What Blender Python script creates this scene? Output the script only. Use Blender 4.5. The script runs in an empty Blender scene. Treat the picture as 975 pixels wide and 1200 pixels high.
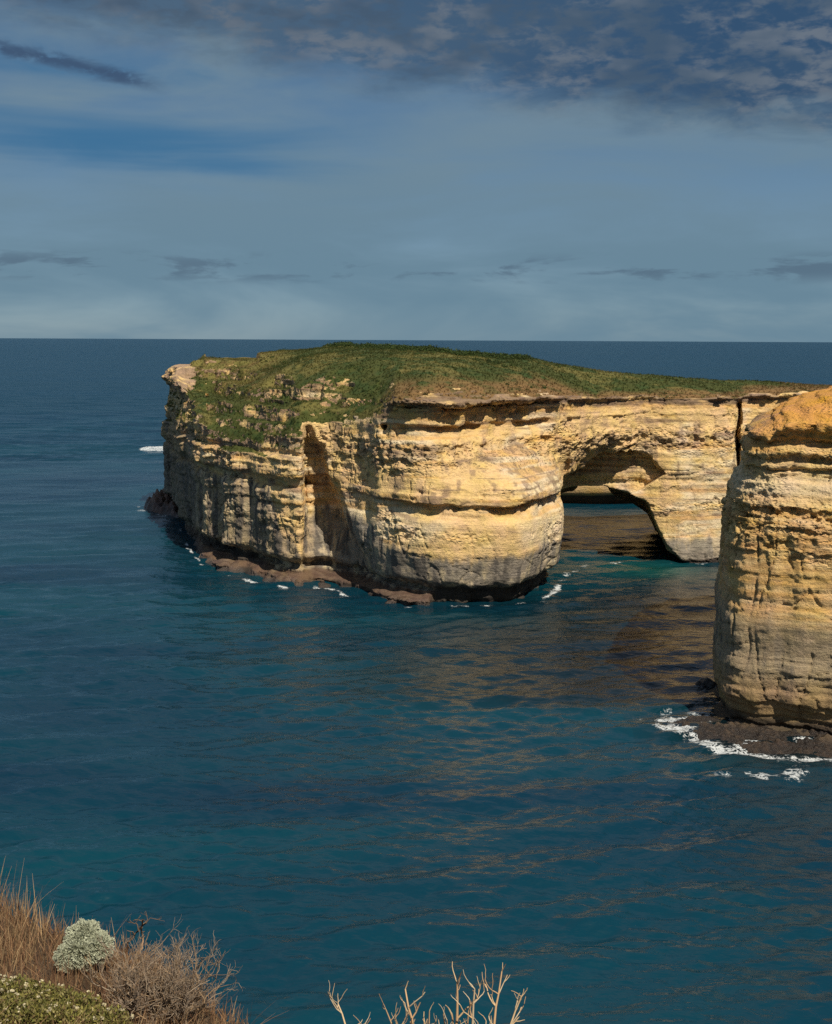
import bpy, math, random, time
import numpy as np
from mathutils import Vector, Matrix

T0 = time.time()
random.seed(7)
RNG = np.random.default_rng(7)
SC = bpy.context.scene
COL = SC.collection

# ------------------------------------------------------------------ camera
HCAM = 40.0
FPX = 1450.0                    # focal length in photo pixels (975 x 1200)
PITCH = math.atan(202 / FPX)
ROLL = math.radians(0.28)
cam_d = bpy.data.cameras.new("camera")
cam = bpy.data.objects.new("camera", cam_d)
COL.objects.link(cam)
cam_d.sensor_fit = 'VERTICAL'
cam_d.sensor_height = 24.0
cam_d.lens = 24.0 * FPX / 1200
cam_d.clip_start = 0.1
cam_d.clip_end = 200000
cam.matrix_world = (Matrix.Translation((0, 0, HCAM)) @ Matrix.Rotation(math.pi / 2 - PITCH, 4, 'X')
                    @ Matrix.Rotation(ROLL, 4, 'Z'))
SC.camera = cam

# ------------------------------------------------------------------ light
SUN_EL, SUN_AZ = math.radians(51), math.radians(154)     # azimuth clockwise from +Y (the view direction)
SUN_DIR = Vector((math.sin(SUN_AZ) * math.cos(SUN_EL), math.cos(SUN_AZ) * math.cos(SUN_EL), math.sin(SUN_EL)))
sun_d = bpy.data.lights.new("sun", 'SUN')
sun_d.energy = 5.0
sun_d.angle = math.radians(0.53)
sun_d.color = (1.0, 0.90, 0.74)
sun = bpy.data.objects.new("sun", sun_d)
COL.objects.link(sun)
sun.rotation_euler = SUN_DIR.to_track_quat('Z', 'Y').to_euler()
sun.location = (0, -30, 90)

SC.view_settings.view_transform = 'Standard'
SC.view_settings.look = 'None'
SC.view_settings.exposure = 0.3
SC.view_settings.gamma = 1.0
SC.view_settings.use_curve_mapping = False
SC.cycles.max_bounces = 6
SC.cycles.sample_clamp_direct = 1.2
SC.cycles.sample_clamp_indirect = 1.5
SC.cycles.use_denoising = False
COARSE = 1.0


class NT:
    """tiny helper for building node trees"""
    def __init__(s, tree):
        s.t = tree
        s.n = tree.nodes
        s.l = tree.links

    def node(s, typ, ins=None, **kw):
        n = s.n.new(typ)
        for k, v in kw.items():
            setattr(n, k, v)
        for k, v in (ins or {}).items():
            s.put(n.inputs[k], v)
        return n

    def put(s, sock, v):
        if isinstance(v, bpy.types.NodeSocket):
            s.l.new(v, sock)
        elif isinstance(v, (tuple, list)) and len(v) == 3 and sock.type == 'RGBA':
            sock.default_value = (*v, 1)
        else:
            sock.default_value = v

    def m(s, op, a, b=0.0, c=None, clamp=False):
        n = s.n.new('ShaderNodeMath')
        n.operation = op
        n.use_clamp = clamp
        s.put(n.inputs[0], a)
        s.put(n.inputs[1], b)
        if c is not None:
            s.put(n.inputs[2], c)
        return n.outputs[0]

    def ss(s, x, lo, hi):
        n = s.node('ShaderNodeMapRange', {0: x, 1: lo, 2: hi}, interpolation_type='SMOOTHSTEP')
        return n.outputs[0]

    def mix(s, f, a, b, mode='MIX'):
        n = s.n.new('ShaderNodeMix')
        n.data_type = 'RGBA'
        n.blend_type = mode
        s.put(n.inputs[0], f)
        s.put(n.inputs[6], a)
        s.put(n.inputs[7], b)
        return n.outputs[2]

    def xyz(s, x, y, z=0.0):
        return s.node('ShaderNodeCombineXYZ', {0: x, 1: y, 2: z}).outputs[0]

    def noise(s, vec, scale=1.0, detail=4.0, rough=0.55, dist=0.0):
        return s.node('ShaderNodeTexNoise', {'Vector': vec, 'Scale': scale, 'Detail': detail, 'Roughness': rough,
                                             'Distortion': dist}).outputs[0]


# ------------------------------------------------------------------ sky
world = bpy.data.worlds.new("World")
SC.world = world
world.use_nodes = True
w = NT(world.node_tree)
w.n.clear()
sky = w.node('ShaderNodeTexSky', sky_type='NISHITA')
sky.sun_disc = False
sky.sun_elevation = SUN_EL
sky.sun_rotation = SUN_AZ
sky.altitude = 0
sky.air_density = 0.75
sky.dust_density = 0.3
sky.ozone_density = 3.0
SKY_STRENGTH = 0.055
tc = w.node('ShaderNodeTexCoord').outputs['Generated']
sep = w.node('ShaderNodeSeparateXYZ', {0: tc}).outputs
hor = w.m('SQRT', w.m('ADD', w.m('MULTIPLY', sep[0], sep[0]), w.m('MULTIPLY', sep[1], sep[1])))
hor = w.m('MAXIMUM', hor, 0.02)
E = w.m('MULTIPLY', w.m('DIVIDE', sep[2], hor), 14.5)                 # height above the horizon, 1 = 4 degrees
A = w.m('MULTIPLY', w.m('ARCTAN2', sep[0], sep[1]), 14.5)             # bearing, 1 = 4 degrees


def sc(r, g, b):
    """photo colour (0-255) to the linear radiance the sky should have, before the exposure and sky strength"""
    f = lambda v: ((v / 255 + 0.055) / 1.055) ** 2.4
    k = 1 / (SKY_STRENGTH * 2 ** SC.view_settings.exposure)
    return (f(r) * k, f(g) * k, f(b) * k)


n_big = w.noise(w.xyz(w.m('MULTIPLY', A, 0.22), w.m('MULTIPLY', E, 0.9), 3.1), 1.0, 5, 0.55, 0.6)
n_mid = w.noise(w.xyz(w.m('MULTIPLY', A, 0.9), w.m('MULTIPLY', E, 2.6), 1.7), 1.0, 6, 0.6, 0.4)
n_str = w.noise(w.xyz(w.m('MULTIPLY', A, 0.16), w.m('MULTIPLY', E, 1.6), 7.7), 1.0, 4, 0.5, 0.3)
n_cel = w.noise(w.xyz(w.m('MULTIPLY', A, 3.0), w.m('MULTIPLY', E, 6.5), 4.4), 1.0, 4, 0.6, 0.2)
n_cel2 = w.noise(w.xyz(w.m('MULTIPLY', A, 1.0), w.m('MULTIPLY', E, 2.2), 9.4), 1.0, 3, 0.5, 0.2)

# clear air and thin high veil
base = w.mix(w.ss(E, 0.0, 4.5), sc(108, 141, 161), sc(54, 98, 136))
base = w.mix(0.35, base, sky.outputs[0])
veil_col = w.mix(w.ss(E, 0.2, 3.2), sc(101, 132, 151), sc(116, 139, 154))
veil = w.m('MULTIPLY', w.ss(n_big, 0.30, 0.62), 0.9)
# a clear blue streak on the west side, between the veils
e_st = w.m('SUBTRACT', w.m('ADD', E, w.m('MULTIPLY', w.m('SUBTRACT', n_mid, 0.5), 0.9)), w.m('ADD', 1.95, w.m('MULTIPLY', A, -0.10)))
streak = w.m('SUBTRACT', 1.0, w.ss(w.m('ABSOLUTE', e_st), 0.15, 0.95))
streak = w.m('MULTIPLY', streak, w.m('SUBTRACT', 1.0, w.ss(A, -2.6, 0.6)))
streak = w.m('MULTIPLY', streak, w.ss(n_str, 0.32, 0.62))
veil = w.m('MULTIPLY', veil, w.m('SUBTRACT', 1.0, w.m('MULTIPLY', streak, 0.75)))
c = w.mix(veil, base, veil_col)
c = w.mix(w.m('MULTIPLY', streak, 0.72), c, sc(42, 104, 147))
# altocumulus field above a slanting edge
edge = w.m('ADD', 2.64, w.m('MULTIPLY', A, -0.14))
ac = w.m('SUBTRACT', E, edge)
ac = w.m('ADD', ac, w.m('MULTIPLY', w.m('SUBTRACT', n_mid, 0.5), 0.8))
ac_m = w.ss(ac, -0.05, 0.6)
gap = w.mix(w.ss(A, -3, 4), sc(72, 97, 122), sc(46, 76, 108))
cell_col = w.mix(w.ss(n_cel2, 0.38, 0.66), sc(66, 86, 108), sc(104, 114, 127))
cells = w.mix(w.ss(n_cel, 0.38, 0.62), gap, cell_col)
c = w.mix(w.m('MULTIPLY', ac_m, 0.92), c, cells)
# dark wisps: a slanting one on the west side and a low row above the horizon
e_w = w.m('SUBTRACT', E, w.m('ADD', 2.22, w.m('MULTIPLY', A, -0.19)))
wis = w.m('SUBTRACT', 1.0, w.ss(w.m('ABSOLUTE', w.m('ADD', e_w, w.m('MULTIPLY', w.m('SUBTRACT', n_mid, .5), .35))), 0.01, 0.13))
wis = w.m('MULTIPLY', wis, w.m('SUBTRACT', 1.0, w.ss(A, -3.3, -2.7)))
wis = w.m('MULTIPLY', wis, w.ss(n_cel, 0.36, 0.56))
c = w.mix(w.m('MULTIPLY', wis, 0.85), c, sc(60, 80, 108))
n_low = w.noise(w.xyz(w.m('MULTIPLY', A, 0.75), w.m('MULTIPLY', E, 3.2), 2.3), 1.0, 6, 0.6, 0.3)
low = w.m('SUBTRACT', 1.0, w.ss(w.m('ABSOLUTE', w.m('SUBTRACT', E, 0.80)), 0.03, 0.22))
low = w.m('MULTIPLY', low, w.ss(w.m('ADD', n_low, w.m('SUBTRACT', w.m('MULTIPLY', w.ss(A, 0.5, 4.5), 0.06), 0.02)), 0.51, 0.61))
c = w.mix(w.m('MULTIPLY', low, 0.6), c, sc(78, 98, 118))
hi_n = w.noise(tc, 3.0, 5, 0.6, 0.3)
c = w.mix(w.m('MULTIPLY', w.ss(E, 4.6, 8.5), 0.85), c, w.mix(w.ss(hi_n, 0.4, 0.6), sc(92, 128, 168), sc(158, 164, 172)))
bg = w.node('ShaderNodeBackground', {'Color': c, 'Strength': SKY_STRENGTH})
out = w.node('ShaderNodeOutputWorld', {'Surface': bg.outputs[0]})


# ------------------------------------------------------------------ numeric helpers
CAMM = np.array(cam.matrix_world)


def ray(px, py):
    d = np.array([(px - 487.5) / FPX, (600 - py) / FPX, -1.0])
    return CAMM[:3, :3] @ d


def W(px, py, z=0.0):
    """the point at height z that stands at bearing/depression (px, py)"""
    d = ray(px, py)
    t = (z - HCAM) / d[2]
    return np.array([d[0] * t, d[1] * t, z])


def WD(px, py, dist):
    """the point at distance dist (along +Y)"""
    d = ray(px, py)
    return np.array([0, 0, HCAM]) + d * (dist / d[1])


def az(x, y):
    """bearing of a plan point, in photo pixels"""
    return 487.5 + FPX * x / np.maximum(y, 1) * 1.0096


def sst(x, a, b):
    t = np.clip((x - a) / (b - a), 0, 1)
    return t * t * (3 - 2 * t)


_G = RNG.normal(size=(1024, 3)).astype(np.float32)
_G /= np.linalg.norm(_G, axis=1, keepdims=True)


def perlin(p, seed=0):
    """gradient noise, about -1..1"""
    p = np.asarray(p, np.float32)
    i = np.floor(p).astype(np.int32)
    f = p - i
    u = f * f * f * (f * (f * 6 - 15) + 10)
    hx = [(i[:, 0] + k) * np.int32(73856093) for k in (0, 1)]
    hy = [(i[:, 1] + k) * np.int32(19349663) for k in (0, 1)]
    hz = [(i[:, 2] + k) * np.int32(83492791) + np.int32(seed * 9176 + 11) for k in (0, 1)]
    r = 0
    for a in (0, 1):
        wx = u[:, 0] if a else 1 - u[:, 0]
        for b in (0, 1):
            wy = u[:, 1] if b else 1 - u[:, 1]
            hxy = hx[a] ^ hy[b]
            for c_ in (0, 1):
                wz = u[:, 2] if c_ else 1 - u[:, 2]
                h = hxy ^ hz[c_]
                h = (h ^ (h >> 13)) * np.int32(1274126177)
                g = _G[((h ^ (h >> 16)) & 1023)]
                r = r + wx * wy * wz * (g[:, 0] * (f[:, 0] - a) + g[:, 1] * (f[:, 1] - b) + g[:, 2] * (f[:, 2] - c_))
    return r * 1.5


def fbm(p, octv=3, seed=0, gain=0.5):
    s, a = 0, 1.0
    p = np.asarray(p, np.float32)
    for k in range(octv):
        s = s + a * perlin(p * (2.03 ** k) + 17.3 * k, seed + k)
        a *= gain
    return s


def hash3(i, seed):
    h = (i[:, 0] * np.int32(73856093)) ^ (i[:, 1] * np.int32(19349663)) ^ (i[:, 2] * np.int32(83492791)) ^ np.int32(seed * 7919)
    h = (h ^ (h >> 13)) * np.int32(1274126177)
    return h ^ (h >> 16)


def worley(p, seed=0):
    p = np.asarray(p, np.float32)
    i = np.floor(p).astype(np.int32)
    best = np.full(len(p), 9.0, np.float32)
    for a in (-1, 0, 1):
        for b in (-1, 0, 1):
            for c_ in (-1, 0, 1):
                j = i + np.array([a, b, c_], np.int32)
                h = hash3(j, seed)
                q = np.stack([(h & 255), ((h >> 8) & 255), ((h >> 16) & 255)], 1).astype(np.float32) / 255 + j
                d = ((q - p) ** 2).sum(1)
                best = np.minimum(best, d)
    return np.sqrt(best)


def P3(x, y, z, sx, sy=None, sz=None):
    sy = sx if sy is None else sy
    sz = sx if sz is None else sz
    return np.stack([x * sx, y * sy, z * sz], 1)


def chaikin(pts, n=2):
    p = np.array(pts, float)
    for _ in range(n):
        q = np.roll(p, -1, 0)
        p = np.stack([0.75 * p + 0.25 * q, 0.25 * p + 0.75 * q], 1).reshape(-1, 2)
    return p


class Dist2:
    """signed distance to a plan outline on a grid (negative inside)"""
    def __init__(s, poly, pad=14, step=0.5):
        s.lo = poly.min(0) - pad
        s.st = step
        n = np.ceil((poly.max(0) + pad - s.lo) / step).astype(int) + 1
        X, Y = np.meshgrid(s.lo[0] + step * np.arange(n[0]), s.lo[1] + step * np.arange(n[1]), indexing='ij')
        px, py = X.ravel(), Y.ravel()
        d = np.full(px.shape, 1e9)
        ins = np.zeros(px.shape, bool)
        a = poly
        b = np.roll(poly, -1, 0)
        for (x0, y0), (x1, y1) in zip(a, b):
            ex, ey = x1 - x0, y1 - y0
            t = np.clip(((px - x0) * ex + (py - y0) * ey) / (ex * ex + ey * ey + 1e-9), 0, 1)
            d = np.minimum(d, (px - x0 - t * ex) ** 2 + (py - y0 - t * ey) ** 2)
            c_ = (y0 > py) != (y1 > py)
            xi = x0 + (py - y0) * ex / (ey if abs(ey) > 1e-9 else 1e-9)
            ins ^= c_ & (px < xi)
        d = np.sqrt(d)
        s.g = np.where(ins, -d, d).reshape(X.shape).astype(np.float32)

    def __call__(s, x, y):
        fx = np.clip((x - s.lo[0]) / s.st, 0, s.g.shape[0] - 1.001)
        fy = np.clip((y - s.lo[1]) / s.st, 0, s.g.shape[1] - 1.001)
        i, j = fx.astype(int), fy.astype(int)
        u, v = fx - i, fy - j
        g = s.g
        return (g[i, j] * (1 - u) + g[i + 1, j] * u) * (1 - v) + (g[i, j + 1] * (1 - u) + g[i + 1, j + 1] * u) * v


class Grid2(Dist2):
    """any plan function sampled on a grid"""
    def __init__(s, fn, lo, hi, step=0.5):
        s.lo = np.array(lo, float)
        s.st = step
        n = np.ceil((np.array(hi) - s.lo) / step).astype(int) + 1
        X, Y = np.meshgrid(s.lo[0] + step * np.arange(n[0]), s.lo[1] + step * np.arange(n[1]), indexing='ij')
        s.g = fn(X.ravel(), Y.ravel()).reshape(X.shape).astype(np.float32)


def surface_nets(F, lo, hi, h):
    """mesh of F = 0 (F > 0 outside) on a sparse grid of cell size h"""
    lo = np.array(lo, float)
    B = 8
    nb = np.ceil((np.array(hi) - lo) / (B * h)).astype(int)
    nc = nb * 2 + 1
    g = [lo[k] + 4 * h * np.arange(nc[k]) for k in range(3)]
    X, Y, Z = np.meshgrid(*g, indexing='ij')
    V = np.empty(X.size, np.float32)
    xr, yr, zr = X.ravel(), Y.ravel(), Z.ravel()
    for s in range(0, X.size, 500000):
        V[s:s + 500000] = F(xr[s:s + 500000], yr[s:s + 500000], zr[s:s + 500000])
    V = V.reshape(X.shape)
    mn = np.full(nb, 9e9)
    mx = np.full(nb, -9e9)
    for a in (0, 1, 2):
        for b in (0, 1, 2):
            for c_ in (0, 1, 2):
                v = V[a:a + 2 * nb[0] - 1:2, b:b + 2 * nb[1] - 1:2, c_:c_ + 2 * nb[2] - 1:2]
                mn = np.minimum(mn, v)
                mx = np.maximum(mx, v)
    act = np.argwhere((mn < 0.7) & (mx > -0.7))
    o = np.arange(B + 1)
    OX, OY, OZ = [q.ravel() for q in np.meshgrid(o, o, o, indexing='ij')]
    NY, NZ = nb[1] * B + 2, nb[2] * B + 2
    cid_all, vert_all, quads = [], [], []
    for s in range(0, len(act), 1500):
        bl = act[s:s + 1500]
        ix = bl[:, 0, None] * B + OX
        iy = bl[:, 1, None] * B + OY
        iz = bl[:, 2, None] * B + OZ
        v = F((lo[0] + h * ix).ravel(), (lo[1] + h * iy).ravel(), (lo[2] + h * iz).ravel())
        v = v.reshape(len(bl), B + 1, B + 1, B + 1)
        n = len(bl)
        acc = np.zeros((n, B, B, B, 3), np.float32)
        cnt = np.zeros((n, B, B, B), np.float32)
        for ax in range(3):
            for da in (0, 1):
                for db in (0, 1):
                    off = [0, 0, 0]
                    oth = [k for k in range(3) if k != ax]
                    off[oth[0]], off[oth[1]] = da, db
                    a_ = v[:, off[0]:off[0] + B, off[1]:off[1] + B, off[2]:off[2] + B]
                    off2 = list(off)
                    off2[ax] += 1
                    b_ = v[:, off2[0]:off2[0] + B, off2[1]:off2[1] + B, off2[2]:off2[2] + B]
                    cr = (a_ < 0) != (b_ < 0)
                    t = np.where(cr, a_ / np.where(cr, a_ - b_, 1), 0)
                    pos = [np.full(t.shape, off[k], np.float32) for k in range(3)]
                    pos[ax] = t
                    for k in range(3):
                        acc[..., k] += np.where(cr, pos[k], 0)
                    cnt += cr
        w_ = np.argwhere(cnt > 0)
        if len(w_):
            p = acc[tuple(w_.T)] / cnt[tuple(w_.T)][:, None]
            gi = bl[w_[:, 0]] * B + w_[:, 1:]
            vert_all.append(lo + h * (gi + p))
            cid_all.append((gi[:, 0].astype(np.int64) * NY + gi[:, 1]) * NZ + gi[:, 2])
        for ax in range(3):
            a_ = v[:, :B, :B, :B]
            sl = [slice(0, B)] * 3
            sl[ax] = slice(1, B + 1)
            b_ = v[(slice(None), *sl)]
            e = np.argwhere((a_ < 0) != (b_ < 0))
            if not len(e):
                continue
            flip = a_[tuple(e.T)] < 0
            gi = bl[e[:, 0]] * B + e[:, 1:]
            o1, o2 = [(1, 2), (2, 0), (0, 1)][ax]
            q = []
            for d1, d2 in ((0, 0), (1, 0), (1, 1), (0, 1)):
                g2 = gi.copy()
                g2[:, o1] -= d1
                g2[:, o2] -= d2
                bad = (g2 < 0).any(1)
                k = (g2[:, 0].astype(np.int64) * NY + g2[:, 1]) * NZ + g2[:, 2]
                k[bad] = -1
                q.append(k)
            q = np.stack(q, 1)
            q[~flip] = q[~flip][:, ::-1]
            quads.append(q)
    cid = np.concatenate(cid_all)
    vert = np.concatenate(vert_all)
    od = np.argsort(cid)
    cid, vert = cid[od], vert[od]
    q = np.concatenate(quads)
    ii = np.searchsorted(cid, q)
    ii = np.minimum(ii, len(cid) - 1)
    ok = (cid[ii] == q).all(1)
    return vert.astype(np.float32), ii[ok].astype(np.int32)


def vnormals(v, q):
    d1 = v[q[:, 2]] - v[q[:, 0]]
    d2 = v[q[:, 3]] - v[q[:, 1]]
    fn = np.cross(d1, d2)
    n = np.zeros_like(v)
    for k in range(4):
        for c_ in range(3):
            n[:, c_] += np.bincount(q[:, k], fn[:, c_], len(v))
    return n / (np.linalg.norm(n, axis=1, keepdims=True) + 1e-9)


def make_mesh(name, v, faces, mat, parent=None, attrs=None, smooth=True):
    """faces: (n, k) int array; attrs: name -> (n,) or (n,3) per vertex"""
    used = np.zeros(len(v), bool)
    used[faces.ravel()] = True
    if not used.all():
        remap = np.cumsum(used) - 1
        v = v[used]
        faces = remap[faces]
        attrs = {k: a[used] for k, a in (attrs or {}).items()}
    me = bpy.data.meshes.new(name)
    nf, k = faces.shape
    me.vertices.add(len(v))
    me.vertices.foreach_set('co', np.ascontiguousarray(v, np.float32).ravel())
    me.loops.add(nf * k)
    me.loops.foreach_set('vertex_index', np.ascontiguousarray(faces, np.int32).ravel())
    me.polygons.add(nf)
    me.polygons.foreach_set('loop_start', np.arange(0, nf * k, k, dtype=np.int32))
    me.polygons.foreach_set('loop_total', np.full(nf, k, np.int32))
    me.polygons.foreach_set('use_smooth', np.full(nf, smooth, bool))
    for nm, a in (attrs or {}).items():
        if a.ndim == 2:
            at = me.attributes.new(nm, 'FLOAT_COLOR', 'POINT')
            at.data.foreach_set('color', np.concatenate([a, np.ones((len(a), 1))], 1).astype(np.float32).ravel())
        else:
            at = me.attributes.new(nm, 'FLOAT', 'POINT')
            at.data.foreach_set('value', a.astype(np.float32))
    me.update()
    me.validate()
    ob = bpy.data.objects.new(name, me)
    COL.objects.link(ob)
    if mat:
        me.materials.append(mat)
    if parent:
        ob.parent = parent
        ob.matrix_parent_inverse = Matrix.Translation(-parent.location)
    return ob


def tag(o, label=None, cat=None, group=None, kind=None):
    for k, v in (('label', label), ('category', cat), ('group', group), ('kind', kind)):
        if v:
            o[k] = v
    return o


def empty(name, loc, label, cat, group=None):
    o = bpy.data.objects.new(name, None)
    COL.objects.link(o)
    o.location = loc
    o.empty_display_size = 0.5
    return tag(o, label, cat, group)


# ------------------------------------------------------------------ materials
def new_mat(name):
    m_ = bpy.data.materials.new(name)
    m_.use_nodes = True
    t = NT(m_.node_tree)
    t.n.clear()
    return m_, t


def rock_material(name, bump=0.5, rough=0.92, spec=0.25, fine=1.0):
    m_, t = new_mat(name)
    col = t.node('ShaderNodeAttribute', attribute_name='rock_col').outputs['Color']
    pos = t.node('ShaderNodeNewGeometry').outputs['Position']
    sp = t.node('ShaderNodeSeparateXYZ', {0: pos}).outputs
    lay = t.xyz(t.m('MULTIPLY', sp[0], 0.25), t.m('MULTIPLY', sp[1], 0.25), t.m('MULTIPLY', sp[2], 4.5))
    n1 = t.noise(lay, 1.0 * fine, 6, 0.7, 0.3)
    n2 = t.noise(pos, 2.6 * fine, 8, 0.72)
    n3 = t.noise(pos, 0.35, 4, 0.55)
    k = t.m('ADD', 0.20, t.m('ADD', t.m('MULTIPLY', n1, 0.75), t.m('MULTIPLY', n2, 0.85)))
    c_ = t.mix(1.0, col, t.node('ShaderNodeCombineColor', {0: k, 1: k, 2: k}).outputs[0], 'MULTIPLY')
    hue = t.node('ShaderNodeHueSaturation', {'Hue': t.m('ADD', 0.5, t.m('MULTIPLY', t.m('SUBTRACT', n3, 0.5), 0.05)),
                                             'Saturation': t.m('ADD', 0.85, t.m('MULTIPLY', n3, 0.35)), 'Color': c_}).outputs[0]
    h = t.m('ADD', t.m('MULTIPLY', n1, 0.5), n2)
    pm = t.node('ShaderNodeAttribute', attribute_name='pit').outputs['Fac']
    vo = t.node('ShaderNodeTexVoronoi', {'Vector': t.node('ShaderNodeVectorMath', {0: pos, 1: (1.0, 1.0, 1.7)}, operation='MULTIPLY').outputs[0], 'Scale': 1.5 * fine}).outputs['Distance']
    h = t.m('ADD', h, t.m('MULTIPLY', t.m('MULTIPLY', t.ss(vo, 0.15, 0.55), pm), 1.6))
    bp = t.node('ShaderNodeBump', {'Height': h, 'Strength': bump, 'Distance': 0.4})
    b = t.node('ShaderNodeBsdfPrincipled', {'Base Color': hue, 'Roughness': rough, 'Normal': bp.outputs[0]})
    b.inputs['Specular IOR Level'].default_value = spec
    t.node('ShaderNodeOutputMaterial', {'Surface': b.outputs[0]})
    return m_


def leaf_material(name, attr='leaf_col', trans=0.25, rough=0.75):
    m_, t = new_mat(name)
    col = t.node('ShaderNodeAttribute', attribute_name=attr).outputs['Color']
    pos = t.node('ShaderNodeNewGeometry').outputs['Position']
    n = t.noise(pos, 3.0, 3, 0.6)
    k = t.m('ADD', 0.7, t.m('MULTIPLY', n, 0.6))
    c_ = t.mix(1.0, col, t.node('ShaderNodeCombineColor', {0: k, 1: k, 2: k}).outputs[0], 'MULTIPLY')
    b = t.node('ShaderNodeBsdfPrincipled', {'Base Color': c_, 'Roughness': rough})
    b.inputs['Specular IOR Level'].default_value = 0.2
    tr = t.node('ShaderNodeBsdfTranslucent', {'Color': c_})
    mx = t.node('ShaderNodeMixShader', {0: trans, 1: b.outputs[0], 2: tr.outputs[0]})
    t.node('ShaderNodeOutputMaterial', {'Surface': mx.outputs[0]})
    return m_


M_ROCK = rock_material("limestone", 0.85)
M_ROCK2 = rock_material("near_limestone", 0.8, fine=1.5)
M_WET = rock_material("wet_rock", 0.8, rough=0.45, spec=0.5, fine=1.6)
M_TURF = leaf_material("turf", 'rock_col', 0.0, 0.9)
M_LEAF = leaf_material("foliage")

# rock colours, linear
CREAM = np.array([0.62, 0.435, 0.21])
PALE = np.array([0.64, 0.52, 0.34])
OCHRE = np.array([0.56, 0.335, 0.125])
ORANGE = np.array([0.55, 0.27, 0.070])
GREY = np.array([0.225, 0.20, 0.165])
DGREY = np.array([0.135, 0.12, 0.105])
CAP = np.array([0.24, 0.165, 0.11])
SHELF = np.array([0.085, 0.047, 0.031])
BLACK = np.array([0.035, 0.03, 0.027])
GREEN = np.array([0.045, 0.053, 0.012])
DGREEN = np.array([0.032, 0.050, 0.012])
BROWN = np.array([0.150, 0.088, 0.036])
OLIVE = np.array([0.12, 0.105, 0.03])


def mixc(c0, c1, t):
    return c0 * (1 - t[:, None]) + c1 * t[:, None]


# ------------------------------------------------------------------ island with the arch
def wl(px, py):
    return W(px, py)[:2]


isl_pts = [wl(203, 604), wl(222, 640), wl(240, 655), wl(272, 664), wl(306, 674), wl(336, 681), wl(352, 684),
           wl(372, 681), wl(396, 685), wl(420, 691), wl(450, 702), wl(500, 709), wl(560, 710), wl(610, 707),
           wl(646, 697), wl(660, 668), (26.3, 206), (27.5, 214), (31, 220.5), (38, 222), (46, 222.5), (54, 223), (59, 225), (61, 231), (64, 232),
           (70, 231), (80, 236), (92, 243), (98, 252), (92, 266), (74, 268), (56, 262), (40, 262), (24, 270), (4, 288),
           (-20, 306), (-42, 312), (-56, 304), (-59, 290)]
ISL = Dist2(chaikin(isl_pts, 2))

PZ = np.array([-4, -0.5, 0.2, 2.6, 3.4, 4.0, 8.0, 12.0, 13.0, 14.0, 15.4, 15.7, 16.7, 17.3, 20.3, 21, 24.0, 24.6, 26.7, 27.0, 27.3, 29.7, 30.0, 30.3, 31.0, 31.6, 34])
P_MAIN = np.array([-2.0, -2.3, -2.7, -2.3, -0.5, 0.0, 0.9, 0.85, 0.65, -0.7, -1.2, 0.8, 0.65, 0.05, -0.3, -0.3, -0.6, -0.7, -2.1, -2.2, -0.9, -1.3, -1.9, 0.1, 0.6, 0.1, -1.0])
P_LEFT = np.array([-1.0, -1.0, -2.2, -2.2, -0.9, 0.0, 0.1, 0.0, 0.0, -0.2, -0.2, -0.2, -0.1, 0.7, 0.8, -0.3, -0.2, 1.2, 1.4, 1.3, 1.0, 0.2, 0.0, 0.0, 0.0, 0.0, 0.0])
P_BRDG = np.array([0.6, 0.5, 0.4, 0.3, 0.2, 0.1, 0.0, 0.0, -0.1, -0.1, 0.0, 0.2, 0.3, 0.2, 0.2, 0.0, 0.0, -0.1, -0.3, -0.4, -0.1, -0.9, -0.2, 0.6, 0.1, -0.6, -1.5])
ZF = np.arange(-4, 45, 0.05)
_r = np.random.default_rng(3)


def strata_table(lams, amps, seed):
    r = np.random.default_rng(seed)
    s = np.zeros_like(ZF)
    for lam, am in zip(lams, amps):
        k = np.arange(-6, 60, lam)
        k = k + r.uniform(-0.4, 0.4, len(k)) * lam
        k.sort()
        v = r.uniform(-1, 1, len(k))
        i = np.clip(np.searchsorted(k, ZF) - 1, 0, len(k) - 1)
        s += am * v[i]
    ker = np.ones(5) / 5
    return np.convolve(s, ker, 'same')


STR = strata_table([2.3, 0.9, 0.45], [0.25, 0.2, 0.12], 5)
STR_H = strata_table([1.7, 0.8, 0.4], [0.22, 0.24, 0.16], 9)

_LA = [150, 205, 222, 250, 300, 345, 365, 400, 445, 462, 640, 700, 860, 900, 1100]
_LZ = [32.4, 32.0, 27, 23, 22.3, 25.5, 26, 26, 28.2, 31.0, 31.0, 29.6, 29.6, 30.2, 30]
_SA = [150, 198, 215, 240, 300, 380, 430, 520, 620, 700, 860, 955, 1100]
_SY = [431, 430, 426, 421.5, 415.5, 409, 408, 410, 414.5, 425, 437, 446, 455]
_BA = [150, 250, 400, 520, 640, 720, 860, 1000, 1100]
_BY = [300, 304, 300, 285, 268, 258, 260, 262, 262]


def isl_top(x, y, d):
    a = az(x, y)
    lip = np.interp(a, _LA, _LZ)
    plate = 40 - (np.interp(a, _SA, _SY) - 399.0) * (np.interp(a, _BA, _BY) - 6) / FPX * 0.99
    L = np.interp(a, [200, 250, 340, 440, 470, 640, 860, 1000], [4, 11, 11, 11, 15, 13, 14, 12])
    L = L * (1 - 0.85 * sst(y, 258, 280))
    t = 1 - np.exp(np.minimum(d, 0) / L)
    hill = 0.15 * np.exp(-((x + 10) / 34) ** 2 - ((y - 250) / 18) ** 2)
    top = lip + (plate - lip) * t + hill * t
    return top, lip, a


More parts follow.
